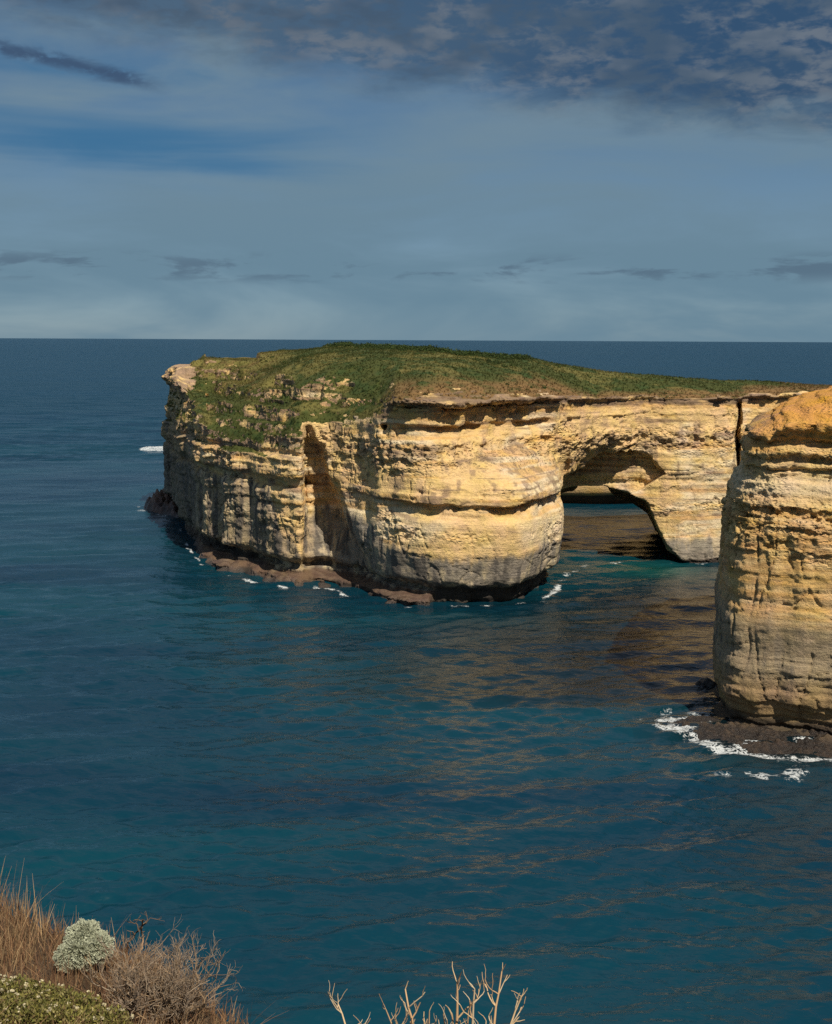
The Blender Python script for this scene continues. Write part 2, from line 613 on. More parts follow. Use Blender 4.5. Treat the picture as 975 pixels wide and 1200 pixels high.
_up = [wl(203, 604), wl(222, 640), wl(240, 655), wl(272, 664), wl(306, 674), wl(336, 681), wl(352, 684), wl(372, 681), wl(396, 685),
       wl(420, 691), wl(450, 702), wl(490, 707), wl(520, 704), (14, 195), (24, 206), (33, 215.5), (40, 221)] + isl_pts[-19:]
ISL_UP = Dist2(chaikin(_up, 2))
_b = ((-86, 162), (122, 336))
G_A = Grid2(lambda x, y: perlin(P3(x, y, 0 * x, 0.055), 3), *_b)
G_W = Grid2(lambda x, y: perlin(P3(x, y, 0 * x, 0.21), 8), *_b)
G_R = Grid2(lambda x, y: 0.8 * perlin(P3(x, y, 0 * x, 0.13), 12) + 0.4 * perlin(P3(x, y, 0 * x, 0.4), 13), *_b)
G_M = Grid2(lambda x, y: perlin(P3(x, y, 0 * x, 0.09), 15), *_b)
G_L = Grid2(lambda x, y: perlin(P3(x, y, 0 * x, 0.16), 17), *_b)
G_F = Grid2(lambda x, y: worley(P3(x, y, 0 * x + 0.5, 0.095), 19) + 0.5 * worley(P3(x, y, 0 * x + 0.5, 0.22), 23), *_b, step=0.3)


def isl_F(x, y, z):
    d = ISL(x, y)
    up_ = sst(z + 0.6 * G_W(x, y), 17.0, 24.0)
    d = d * (1 - up_) + ISL_UP(x, y) * up_
    top, lip, a = isl_top(x, y, d)
    nA = G_A(x, y)
    nB = perlin(P3(x, y, z, 0.16, None, 0.05), 4)
    nC = perlin(P3(x, y, z, 0.42, None, 0.16), 6)
    zz = z + 0.5 * nA + 0.006 * x + 0.35 * G_W(x, y)
    wl_ = 1 - sst(a, 345, 425)
    wb = sst(a, 640, 690)
    p = np.interp(zz, PZ, P_MAIN) * (1 - wl_) * (1 - wb) + np.interp(zz, PZ, P_LEFT) * wl_ + np.interp(zz, PZ, P_BRDG) * wb
    # the alcove under the top ledge only spans part of the face
    alc = sst(a, 442, 456) * (1 - sst(a, 615, 668))
    alc = alc * (0.9 + 1.1 * nC + 0.5 * nB)
    p = np.where((zz > 24.2) & (zz < 30.25), p * alc + (1 - alc) * np.where(wb > 0.5, p, -0.45), p)
    grv = sst(a, 438, 478) * np.clip(0.8 + 0.9 * nC + 0.5 * nB, 0, 1.5)
    p = np.where((zz > 12.9) & (zz < 15.55) & (wb < 0.5), 0.4 * (1 - grv) + p * grv, p)
    # shore shelf at the foot
    sh = sst(a, 214, 236) * (1 - sst(a, 500, 512))
    shelf = sh * (2.6 + 0.9 * nC + 0.6 * nB) * (1 - sst(z, 0.5 + 0.35 * nB, 1.6 + 0.3 * nC))
    p = p + np.maximum(shelf, 0) + np.where((sh > 0) & (z < 2.0), sh * 1.0, 0)
    s = np.interp(zz, ZF, STR)
    amp = np.interp(zz, [0, 3, 4, 13, 14, 17, 18, 20, 21, 29.8, 30.3], [.8, .6, .2, .2, .5, .5, .3, .3, .5, .6, 2.3]) * (1 + .5 * nB) + 0.35 * wl_
    f = d - p - s * amp + 2.1 * (G_F(x, y) - 0.8) * (1 - 0.5 * up_) - 0.8 * nA - (0.75 + 0.5 * wl_) * nB - (0.16 + 0.28 * wl_) * nC
    ar = np.interp(z, [0, 3, 10, 18, 24, 27], [446, 438, 414, 388, 370, 362]) + 7 * nC
    rec = sst(a, 350 + 3 * nC, 356 + 3 * nC) * (1 - sst(a, ar - 9, ar + 1)) * np.interp(z, [0, 3, 9, 14, 22, 25.5, 27], [0.6, 1.6, 4.6, 5.4, 4.2, 2.0, 0.0])
    f = f + rec * (np.abs(d) < 12)
    # dark vertical cleft beside the headland
    cw = perlin(P3(z * 0, z * 0 + 3.3, z, 1.0, None, 0.33), 77)
    cx = (a - 868 - 4.5 * cw - 2.0 * nC) / (2.2 + 1.3 * nC)
    f = f + 3.2 * np.exp(-cx * cx) * sst(z, 14, 20) * (1 - sst(z, 28.3, 29.2)) * (np.abs(d) < 9)
    # slope with rocky steps on the seaward flank
    step = (1 - sst(a, 385, 470))
    rough = G_R(x, y)
    q = (top + rough) / 2.6
    fr = q - np.floor(q)
    tq = 2.6 * (np.floor(q) + sst(fr, 0.42, 0.78))
    m = step * sst(-d, 1, 3) * (1 - sst(-d, 13, 20)) * sst(G_M(x, y) + 0.25, 0.0, 0.35)
    tt = (top + 0.35 * rough) * (1 - m) + tq * m
    e1_ = -d - 10.0 - 3.0 * nA - 1.6 * rough
    w1_ = sst(a, 292, 312) * (1 - sst(a, 375, 400))
    tt = np.minimum(tt, 29.5 + 0.5 * rough + 60 * (1 - w1_) + 9 * sst(e1_, -0.2 - 0.5 * s, 0.5))
    e2_ = -d - 4.5 - 1.5 * nA - 1.5 * rough
    w2_ = sst(a, 226, 240) * (1 - sst(a, 300, 330))
    tt = np.minimum(tt, 26.3 + 0.5 * rough + 60 * (1 - w2_) + 9 * sst(e2_, -0.2 - 0.5 * s, 0.7))
    rimw = np.exp(np.minimum(d, 0) / 4.0) * sst(a, 430, 470)
    tt = tt + 0.8 * rimw * (0.2 + 0.8 * G_L(x, y))
    qq = tt / 0.62 + 0.5 * nC
    tt = tt * (1 - 0.8 * rimw) + 0.8 * rimw * 0.62 * (np.floor(qq) + sst(qq - np.floor(qq), 0.4, 0.6) - 0.5 * nC)
    g = (z - tt) * 0.9
    hh = np.clip(0.5 + 0.5 * (f - g) / 0.8, 0, 1)
    r = f * hh + g * (1 - hh) + 0.8 * hh * (1 - hh)
    # broad hollow and the tunnel of the arch
    ux, uy = 0.10, 0.9950
    px_, py_ = x - 36.0, y - 222.0
    al = px_ * ux + py_ * uy                # along the tunnel
    ac_ = px_ * uy - py_ * ux               # across it
    wob = 1.0 * nB + 0.6 * nC + 0.5 * np.interp(zz, ZF, STR)
    e1 = np.sqrt((ac_ / 14.0) ** 2 + (np.maximum(z - 6, 0) / 14.2) ** 2)
    hollow = np.maximum((e1 - 1) * 10 + wob, al - 3.4 + 0.05 * (z - 9) - 1.5 * np.interp(zz, ZF, STR))
    hollow = np.maximum(hollow, 0.8 * (11.0 + 0.22 * np.maximum(ac_ + 2, 0) ** 1.3 + 1.0 * nB - z))
    hollow = np.maximum(hollow, -al - 12)
    # lower tunnel: vertical on the west, leaning on the east
    zt = 13.7 - 0.03 * (ac_ + 4) ** 2 - 4.5 * sst(al, 14, 34) * sst(np.abs(ac_ + 2.5), 0.6, 4.4)
    east = 13.0 - np.interp(z, [0, 1.5, 3, 6, 9, 11, 12, 13, 14.5], [-0.5, 2.0, 3.3, 4.9, 6.1, 7.2, 8.2, 10, 14])
    tun = np.maximum(np.maximum(z - zt, ac_ - east), -ac_ - 13.0) * 0.9 + 0.4 * wob
    r = np.maximum(r, -hollow)
    r = np.maximum(r, -np.maximum(tun, -al - 14))
    return r


t1 = time.time()
VI, QI = surface_nets(isl_F, (-72, 176, -2.2), (108, 322, 40.5), 0.22 * COARSE)
print("island", len(VI), round(time.time() - t1, 1), 's')


def detail(v, q, kind):
    """fine displacement of a cliff mesh and the masks its colours need"""
    n = vnormals(v, q)
    x, y, z = v.T
    a = az(x, y)
    side = 1 - sst(n[:, 2], 0.45, 0.8)
    d1 = fbm(P3(x, y, z, 0.55, None, 1.3), 3, 21) * 0.22
    d2_ = fbm(P3(x, y, z, 1.6, None, 3.0), 2, 31) * 0.10
    band = perlin(P3(x, y, z, 0.10, None, 0.35), 41)
    if kind == 'island':
        pit_m = np.exp(-((z - 22.2 + 0.5 * band) / 1.9) ** 2) * sst(a, 330, 420) + 0.6 * np.exp(-((z - 10.5) / 0.9) ** 2) * sst(band, 0.0, 0.4)
        pit_m = np.maximum(pit_m, 0.7 * sst(band, 0.3, 0.6))
        sc_ = 0.85
    else:
        pit_m = 0.75 * np.exp(-((z - 22.0) / 2.0) ** 2) + 0.35 * np.exp(-((z - 30) / 3.0) ** 2) + 0.35 * sst(band, 0.25, 0.5) * sst(z, 15, 17)
        sc_ = 1.3
    wv = worley(P3(x, y, z, sc_, None, sc_ * 1.5), 3)
    big = worley(P3(x, y, z, sc_ * 0.45, None, sc_ * 0.8), 8)
    pit = (1 - sst(wv, 0.25, 0.55)) * 0.42 + (1 - sst(big, 0.2, 0.5)) * 0.5
    if kind == 'island':
        wl_ = 1 - sst(a, 345, 425)
        rz = np.interp(z, [0, 2.8, 4, 13, 14, 17.2, 18, 19.8, 20.5, 24.3, 25.5, 29.5, 30.2], [1, .9, .25, .25, .5, .5, .3, .3, 1, 1, .5, .5, 1.2])
        rz = np.maximum(rz, 0.75 * wl_)
    else:
        rz = np.interp(z, [0, 1, 6, 14, 15, 19, 20, 23.3, 24, 25.8, 26.5], [1, .5, .35, .35, .6, .6, 1, 1, .25, .25, .9])
    jt = worley(P3(x + 0.8 * d1, y, z, 0.33, None, 0.16), 13)                     # joints: flat blocks with sharp steps
    hsh = np.floor(P3(x, y, z, 0.5, None, 0.8) + 0.6 * d1[:, None]).astype(np.int32)
    blk = ((hash3(hsh, 5) & 255) / 255 - 0.5) * 0.30
    crk = 1 - sst(np.abs(perlin(P3(x, y, z, 0.36, None, 0.10), 121)), 0.0, 0.05)
    crk = np.maximum(crk, 0.8 * (1 - sst(np.abs(perlin(P3(x, y, z, 0.12, None, 0.55), 123)), 0.0, 0.035)))
    disp = side * (-0.34 * crk * sst(band, -0.5, 0.2) + rz * (0.8 * d1 + d2_ + 0.55 * (jt - 0.5) + 1.2 * blk) - np.clip(pit_m, 0, 1) * pit)
    return v + n * disp[:, None].astype(np.float32), n, a, pit_m


def colours_island(v, q):
    n = vnormals(v, q)
    x, y, z = v.T
    a = az(x, y)
    up_ = sst(z, 18.0, 24.0)
    d = ISL(x, y) * (1 - up_) + ISL_UP(x, y) * up_
    top, lip, _ = isl_top(x, y, d)
    nz = n[:, 2]
    b1 = fbm(P3(x, y, z, 0.07, None, 0.10), 3, 51)
    b2 = fbm(P3(x, y, z, 0.25, None, 0.5), 3, 55)
    vs = fbm(P3(x, y, z, 0.75, None, 0.06), 3, 61)           # vertical streaks
    hs = fbm(P3(x, y, z, 0.05, None, 1.1), 3, 65)           # bedding
    wl_ = 1 - sst(a, 335, 375)
    c_ = np.repeat(CREAM[None], len(v), 0)
    c_ = mixc(c_, PALE, sst(b1 + 0.5 * b2, 0.0, 0.6))
    c_ = mixc(c_, OCHRE, 0.75 * sst(hs + 0.5 * b1, 0.05, 0.55))
    c_ = mixc(c_, OCHRE, 0.6 * np.exp(-((z - 28.8) / 0.8) ** 2))
    # honeycombed band is browner
    c_ = mixc(c_, CAP * 1.25, 0.45 * np.exp(-((z - 22.3) / 1.6) ** 2) * sst(b2, -0.4, 0.4))
    # thin iron stained seams and ledge edges
    sm = np.abs(perlin(P3(x, y, z + 0.25 * b1, 0.02, None, 0.62), 91))
    c_ = mixc(c_, CAP, 0.8 * (1 - sst(sm, 0.03, 0.10)) * sst(b2 + 0.3 * b1, -0.3, 0.3))
    c_ = mixc(c_, CAP * 0.8, 0.85 * np.exp(-((z - 15.75 + 0.006 * x) / 0.35) ** 2) * sst(a, 400, 440) * (1 - sst(a, 660, 690)) * sst(b2, -0.6, 0.2))
    c_ = mixc(c_, CAP * 0.9, 0.65 * sst(vs + 0.6 * b2, 0.25, 0.6) * sst(z, 14, 17) * (1 - sst(z, 24, 27)))
    # grey weathered foot
    gz = 8.0 + 1.6 * b1 + 1.0 * vs + 7.5 * wl_ + 3.0 * sst(a, 352, 380) * (1 - sst(a, 420, 455)) - 8.0 * sst(a, 312, 328) * (1 - sst(a, 350, 356)) - 4.5 * sst(a, 650, 700)
    gm = 1 - sst(z, gz - 0.7, gz + 0.7)
    c_ = mixc(c_, GREY, gm * 0.95 * (1 - wl_))
    c_ = mixc(c_, np.array([0.30, 0.235, 0.155]), gm * 0.9 * wl_)
    st = sst(vs + 0.35 * b2, 0.0, 0.4)
    c_ = mixc(c_, DGREY * 0.75, gm * st * 0.85 * (1 - 0.65 * sst(a, 660, 700)))
    c_ = mixc(c_, PALE * 0.72, gm * sst(-vs + 0.6 * b2, 0.12, 0.5) * 0.75)
    st2 = sst(hs + 0.4 * b2, 0.15, 0.5)
    c_ = mixc(c_, DGREY, (1 - sst(z, 5.5, 7.0)) * st2 * 0.6 * (1 - 0.5 * sst(a, 660, 700)) * sst(a, 430, 470))
    # caprock ledges
    cm = sst(z - lip, -1.4, -0.6) * (nz < 0.75)
    c_ = mixc(c_, CAP, 0.8 * cm * sst(b2 + hs, -0.4, 0.4))
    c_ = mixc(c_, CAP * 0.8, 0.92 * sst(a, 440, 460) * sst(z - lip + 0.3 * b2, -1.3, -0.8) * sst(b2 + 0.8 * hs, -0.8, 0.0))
    outc = sst(z - top, -3.0, -1.2) * wl_
    c_ = mixc(c_, CAP * 1.15, 0.85 * outc * sst(b2, -0.6, 0.2))
    c_ = mixc(c_, CAP * 1.3, 0.8 * (1 - sst(a, 225, 245)) * sst(z, 27, 29) * sst(b2 + 0.5 * hs, -0.35, 0.25))
    c_ = mixc(c_, PALE, 0.6 * sst(z, 8.2, 9.2) * (1 - sst(z, 12.2, 13.4)) * sst(a, 440, 500) * (1 - sst(a, 668, 690)) * sst(b1 + 0.4, 0, 0.4))
    # tidal zone, then painted shade
    c_ = mixc(c_, SHELF, (1 - sst(z + 0.5 * b2, 1.5, 2.3)) * 0.85 * (1 - sst(a, 505, 520)))
    c_ = mixc(c_, SHELF * 0.8, (1 - sst(z + 0.3 * b2, 0.2, 0.9)) * 0.9 * sst(a, 660, 700))
    c_ = mixc(c_, BLACK, (1 - sst(z + 0.4 * b2, 2.6, 3.5)) * 0.9 * np.maximum(sst(a, 500, 515) * (1 - sst(a, 655, 670)), (z > 1.6) * sst(a, 224, 232) * (1 - sst(a, 290, 320))))  # shade of the undercut foot, painted in as black
    c_ = mixc(c_, BLACK, (1 - sst(z + 0.5 * b2, 0.1, 0.7)) * 0.85)
    flank_shade = (1 - sst(a, 216, 236)) * (1 - sst(z, 20, 27)) * 0.6  # shadow on the left end, put into the rock colour
    c_ = mixc(c_, DGREY, flank_shade)
    # vegetation
    veg = sst(nz + 0.22 * b2 + 0.15 * b1, 0.52, 0.66) * sst(z - top, -3.2, -1.6) * sst(z, 15, 19)
    veg = veg * np.maximum(sst(-d + 1.3 * b2 + 0.8 * b1, 0.25, 0.7), 1 - sst(a, 430, 470))
    tipb = (1 - sst(a + 12 * b2 + 8 * b1, 216, 232)) * sst(z + 1.2 * b2, 28.5, 30) * sst(d + 2.5 * b2, -7, -5)
    veg = veg * (1 - tipb)
    over = (1 - tipb) * wl_ * sst(nz + 0.3 * b2 + 0.2 * vs, 0.22, 0.42) * sst(z, 20.5, 22.0)
    mid = sst(a, 340, 365) * (1 - sst(a, 445, 470)) * sst(nz + 0.35 * b2, 0.25, 0.45) * sst(z, 24.5, 26.5)
    veg = np.maximum(veg, np.maximum(over, mid))
    g1 = fbm(P3(x, y, z, 0.10), 3, 71)
    g2 = fbm(P3(x, y, z, 0.45), 3, 75)
    vc = np.repeat(GREEN[None], len(v), 0)
    vc = mixc(vc, DGREEN, sst(g2 + 0.4 * g1, 0.0, 0.5))
    vc = mixc(vc, OLIVE, 0.8 * sst(g1 - 0.4 * g2, 0.05, 0.45))
    rim = (1 - sst(z - lip, 1.3 - 0.6 * sst(a, 630, 700), 3.9 - 1.9 * sst(a, 630, 700) + 1.3 * g1)) * sst(a, 430, 480)
    vc = mixc(vc, BROWN, np.clip(rim * 0.95 - 0.45 * sst(g2, 0.1, 0.5), 0, 1))
    leftbr = (1 - sst(a, 290, 360)) * sst(z - lip, 5.0, 8.0)
    vc = mixc(vc, OLIVE * 1.15, 0.75 * leftbr * sst(g1, -0.5, 0.2))
    vc = mixc(vc, BROWN, 0.5 * leftbr * sst(g2, 0.0, 0.4))
    return c_, vc, veg, n


VI, nI, aI, pI = detail(VI, QI, 'island')
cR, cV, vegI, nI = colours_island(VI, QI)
qv = vegI[QI].mean(1)
qz = VI[QI][:, :, 2].mean(1)
qa = az(VI[QI][:, :, 0].mean(1), VI[QI][:, :, 1].mean(1))
qd = ISL(VI[QI][:, :, 0].mean(1), VI[QI][:, :, 1].mean(1))
is_v = qv > 0.5
is_s = (~is_v) & (qz < 1.7) & (qd > 0.6) & (qa < 512)
# connected pieces of the shelf: scraps go back to the cliff
sid = np.where(is_s)[0]
lab = np.arange(len(VI))
for _ in range(4000):
    m_ = lab[QI[sid]].min(1)
    new = lab.copy()
    np.minimum.at(new, QI[sid].ravel(), np.repeat(m_, 4))
    new = new[new]
    if (new == lab).all():
        break
    lab = new
fl_ = lab[QI[sid][:, 0]]
shelf_parts = [sid[fl_ == u] for u, n_ in zip(*np.unique(fl_, return_counts=True)) if n_ > 250]
is_s = np.zeros(len(QI), bool)
for comp in shelf_parts:
    is_s[comp] = True
island = empty("arch_island", (0, 225, 0), "big cream limestone island with a grassy top and a sea arch through its right end", "rock island")
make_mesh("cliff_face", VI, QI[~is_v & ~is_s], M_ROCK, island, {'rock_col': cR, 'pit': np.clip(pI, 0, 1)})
make_mesh("turf", VI, QI[is_v], M_TURF, island, {'rock_col': cV})
for comp in shelf_parts:
    make_mesh("shore_shelf", VI, QI[comp], M_WET, island, {'rock_col': cR})
print("island built", round(time.time() - T0, 1))


# tufts and low scrub over the turf
def tufts(name, pos, size, cols, mat, blades=5, seed=1, lean=0.5, width=0.16, up=None):
    r = np.random.default_rng(seed)
    n = len(pos)
    N = n * blades
    p = np.repeat(pos, blades, 0)
    s = np.repeat(size, blades) * r.uniform(0.6, 1.15, N)
    ang = r.uniform(0, 2 * np.pi, N)
    le = r.uniform(0.1, 1, N) * lean
    dirv = np.stack([np.cos(ang) * le, np.sin(ang) * le, np.sqrt(1 - le ** 2)], 1)
    sd = np.stack([-np.sin(ang), np.cos(ang), np.zeros(N)], 1)
    b0 = p + dirv * 0.0 + np.stack([np.cos(ang), np.sin(ang), np.zeros(N)], 1) * (s * 0.12)[:, None]
    wd = (s * width)[:, None]
    v = np.stack([b0 - sd * wd, b0 + sd * wd, b0 + dirv * s[:, None]], 1).reshape(-1, 3)
    f = np.arange(N * 3).reshape(-1, 3)
    c_ = np.repeat(cols, blades, 0) * r.uniform(0.7, 1.25, (N, 1))
    return make_mesh(name, v, f, mat, None, {'leaf_col': np.repeat(c_, 3, 0)}, smooth=False)


def clumps(name, pos, rad, cols, mat, leaves=40, seed=1, leaf=0.16, flat=0.75, up_only=True):
    """low bushes as shells of small leaf faces"""
    r = np.random.default_rng(seed)
    n = len(pos)
    N = n * leaves
    u = r.normal(size=(N, 3))
    u /= np.linalg.norm(u, axis=1, keepdims=True)
    if up_only:
        u[:, 2] = np.abs(u[:, 2])
    R = np.repeat(rad, leaves)
    rr = R * r.uniform(0.55, 1.05, N) * (1 + 0.25 * np.repeat(r.normal(size=n), leaves))
    c0 = np.repeat(pos, leaves, 0) + u * rr[:, None] * np.array([1, 1, flat])
    nrm = u + 0.7 * r.normal(size=(N, 3))
    nrm /= np.linalg.norm(nrm, axis=1, keepdims=True)
    t_ = np.cross(nrm, r.normal(size=(N, 3)))
    t_ /= np.linalg.norm(t_, axis=1, keepdims=True)
    b_ = np.cross(nrm, t_)
    sz = (R * leaf * r.uniform(0.6, 1.4, N))[:, None]
    v = np.stack([c0 - t_ * sz, c0 + b_ * sz * 0.6, c0 + t_ * sz, c0 - b_ * sz * 0.6], 1).reshape(-1, 3)
    f = np.arange(N * 4).reshape(-1, 4)
    c_ = np.repeat(cols, leaves, 0) * r.uniform(0.65, 1.35, (N, 1))
    return make_mesh(name, v, f, mat, None, {'leaf_col': np.repeat(c_, 4, 0)}, smooth=False)


tq = QI[is_v]
fc = VI[tq].mean(1)
ok = fc[:, 1] < 300
pick = RNG.choice(len(tq), 42000, p=ok / ok.sum())
fp = fc[pick] + RNG.uniform(-0.12, 0.12, (len(pick), 3)) * [1, 1, 0]
fcol = cV[tq[pick][:, 0]]
gt = tufts("island_grass", fp - [0, 0, 0.05], RNG.uniform(0.2, 0.45, len(pick)), fcol * 1.05, M_LEAF, 5, 4, 0.75, 0.14)
tag(gt, "green and brown grass covering the top of the arch island", "grass", None, 'stuff')
# scrub: denser along the crest and in patches
sp_ = fbm(fc[:, :3] * 0.09, 2, 81)
fa = az(fc[:, 0], fc[:, 1])
fe = (fc[:, 2] - HCAM) / np.maximum(fc[:, 1], 1)
bn = np.clip((fa / 6).astype(int), 0, 199)
mxe = np.full(200, -9.0)
np.maximum.at(mxe, bn, fe)
crest = sst(fe - mxe[bn], -0.0022, -0.0006) * sst(fa, 375, 395) * (1 - sst(fa, 605, 630))
w2 = (sst(sp_, 0.12, 0.4) * 0.18 + crest * 4.5) * ok
pk2 = RNG.choice(len(tq), 3000, p=w2 / w2.sum())
rad = RNG.uniform(0.25, 0.7, len(pk2)) * (0.8 + 0.55 * crest[pk2])
scol = np.repeat(DGREEN[None], len(pk2), 0) * RNG.uniform(0.7, 1.5, (len(pk2), 1))
cl = clumps("coastal_scrub", fc[pk2], rad, scol, M_LEAF, 46, 6, 0.2, 0.8)
tag(cl, "dark low scrub in patches and along the crest of the arch island", "scrub", None, 'stuff')

# ------------------------------------------------------------------ near headland
def wz(px, py, z):
    return W(px, py, z)[:2]


hd_pts = [wl(846, 842), wl(860, 850), wl(900, 858), wl(950, 864), wl(1000, 868), (52, 122), (66, 118), (84, 122), (96, 136), (98, 158),
          (84, 172), (62, 172), (46, 166), (40.5, 156), (37.0, 146), (34.4, 138)]
HED = Dist2(chaikin(hd_pts, 2), pad=64, step=0.45)
HZ = np.array([-4, -0.3, 0.3, 0.9, 1.6, 2.6, 6, 14, 17.5, 18, 21.5, 22.2, 23.2, 24.5, 26.4, 27.0, 29.5, 29.9, 30.3, 31.2, 32, 34, 36])
HP = np.array([1.2, 1.0, -0.9, -1.0, -0.2, 0.2, 0.4, 0.2, 0.0, -0.2, 0.0, -0.35, -0.3, -0.9, -1.6, -1.7, -1.8, -2.3, -2.2, -1.7, -1.8, -2.3, -3.2])


def hd_top(x, y, d):
    a = az(x, y)
    lip = np.interp(a, [830, 870, 905, 930, 975, 1050, 1400], [31.8, 32.1, 32.3, 33.3, 34.2, 35.0, 35.5])
    return lip + 0.06 * np.minimum(-d, 12) - 0.02 * np.maximum(y - 132, 0), a


G_HF = Grid2(lambda x, y: worley(P3(x, y, 0 * x + 0.5, 0.17), 29) + 0.45 * worley(P3(x, y, 0 * x + 0.5, 0.4), 33), (14, 94), (122, 190), step=0.25)


def hd_F(x, y, z):
    d = HED(x, y)
    top, a = hd_top(x, y, d)
    z0 = np.zeros_like(x)
    nA = perlin(P3(x, y, z0, 0.09), 103)
    nB = perlin(P3(x, y, z, 0.26, None, 0.07), 104)
    nC = perlin(P3(x, y, z, 0.7, None, 0.3), 106)
    zz = z + 0.35 * nA + 0.2 * perlin(P3(x, y, z0, 0.33), 108) + 0.02 * (x - 38)
    s = np.interp(zz, ZF, STR_H)
    upper = 0.8 + 1.1 * sst(z, 25.5, 28) - 0.3 * sst(z, 5, 9) * (1 - sst(z, 17, 20))
    p = np.interp(zz, HZ, HP)
    f = d - p - s * upper - 0.35 * nA - 0.30 * nB - 0.12 * nC + 1.1 * (G_HF(x, y) - 0.75)
    tq = top + 0.28 * perlin(P3(x, y, z0, 0.25), 111)
    tq = 0.3 * tq + 0.7 * 0.55 * (np.floor(tq / 0.55) + sst(tq / 0.55 - np.floor(tq / 0.55), 0.35, 0.65))
    g = (z - tq + 1.6 * np.exp(np.minimum(d + 2, 0) / 2.2)) * 0.8
    k = 0.45
    hh = np.clip(0.5 + 0.5 * (f - g) / k, 0, 1)
    return f * hh + g * (1 - hh) + k * hh * (1 - hh)


t1 = time.time()
VH, QH = surface_nets(hd_F, (25, 112, -2.2), (104, 180, 40), 0.19 * COARSE)
VH, nH, aH, pH = detail(VH, QH, 'headland')
nH = vnormals(VH, QH)
x, y, z = VH.T
b1 = fbm(P3(x, y, z, 0.11, None, 0.14), 3, 151)
b2 = fbm(P3(x, y, z, 0.4, None, 0.8), 3, 155)
vs = fbm(P3(x, y, z, 1.0, None, 0.08), 3, 161)
hs = fbm(P3(x, y, z, 0.08, None, 1.5), 3, 165)
c_ = np.repeat((CREAM * 0.93)[None], len(VH), 0)
c_ = mixc(c_, OCHRE, 0.8 * sst(hs + 0.6 * b1, -0.1, 0.5))
sm = np.abs(perlin(P3(x, y, z + 0.25 * b1, 0.03, None, 0.9), 93))
c_ = mixc(c_, CAP, 0.7 * (1 - sst(sm, 0.03, 0.12)) * sst(b2, -0.3, 0.3) * sst(z, 13, 17))
c_ = mixc(c_, ORANGE, 0.95 * sst(z + 1.5 * b1, 27.5, 33.5))
c_ = mixc(c_, OCHRE * 0.8, 0.7 * sst(z, 14, 18) * (1 - sst(z, 23, 25)) * sst(b2, -0.4, 0.3))
c_ = mixc(c_, PALE, 0.7 * np.exp(-((z - 25.3) / 1.4) ** 2))
c_ = mixc(c_, CAP, 0.75 * sst(z, 29.5, 31) * (1 - sst(az(x, y), 890, 915)) * sst(b2 + hs, -0.5, 0.3))
gm = 1 - sst(z + 1.5 * b1 + 0.8 * vs, 10.5, 15.0)
c_ = mixc(c_, GREY * 1.05 + [0.03, 0.01, -0.02], gm * 0.85)
c_ = mixc(c_, DGREY, gm * sst(vs + 0.3 * b2, 0.0, 0.5) * (0.55 + 0.35 * (1 - sst(az(x, y), 870, 890))))
c_ = mixc(c_, OCHRE * 0.55, (1 - sst(z, 4, 7)) * 0.5)
c_ = mixc(c_, BLACK, (1 - sst(z + 0.3 * b2, 0.9, 1.8)) * 0.85)
headland = empty("headland_cliff", (45, 135, 0), "tall layered orange and cream cliff standing nearest at the right edge", "cliff")
make_mesh("cliff_face", VH, QH, M_ROCK2, headland, {'rock_col': c_, 'pit': np.clip(pH, 0, 1)})
print("headland", len(VH), round(time.time() - t1, 1), round(time.time() - T0, 1))


# ------------------------------------------------------------------ reefs and low rocks in the water
def reef(name, pts, hgt, step, label, cat, seed, cols, pw=1.0):
    poly = chaikin(pts, 2)
    D = Dist2(poly, pad=4, step=0.25)
    lo, hi = poly.min(0) - 3, poly.max(0) + 3
    xs, ys = np.arange(lo[0], hi[0], step), np.arange(lo[1], hi[1], step)
    X, Y = np.meshgrid(xs, ys, indexing='ij')
    x, y = X.ravel(), Y.ravel()
    d = D(x, y)
    z0 = np.zeros_like(x)
    n1 = fbm(P3(x, y, z0, 0.35), 4, seed)
    n2 = 1 - sst(worley(P3(x, y, z0, 1.1), seed), 0.1, 0.6)
    n3 = fbm(P3(x, y, z0, 1.8), 2, seed + 5)
    z = (1 - np.exp(np.minimum(d, 0) / 1.2)) * hgt * (0.62 + 0.75 * n1 + 0.3 * n2) ** 1 - 0.9 * sst(d, -0.9, 1.6) - 0.22 + 0.14 * n3
    v = np.stack([x, y, z], 1)
    nx, ny = X.shape
    idx = np.arange(nx * ny).reshape(nx, ny)
    q = np.stack([idx[:-1, :-1], idx[1:, :-1], idx[1:, 1:], idx[:-1, 1:]], -1).reshape(-1, 4)
    q = q[(z[q].max(1) > -0.5) & (d[q].min(1) < 2.5)]
    cc = mixc(np.repeat(np.array(cols[0])[None], len(v), 0), np.array(cols[1]), sst(n3 + n1, -0.1, 0.6))
    cc = mixc(cc, np.array(cols[2]), sst(z, 0.4 * hgt, hgt))
    ob = make_mesh(name, v, q, M_WET, None, {'rock_col': cc})
    tag(ob, label, cat)
    return D


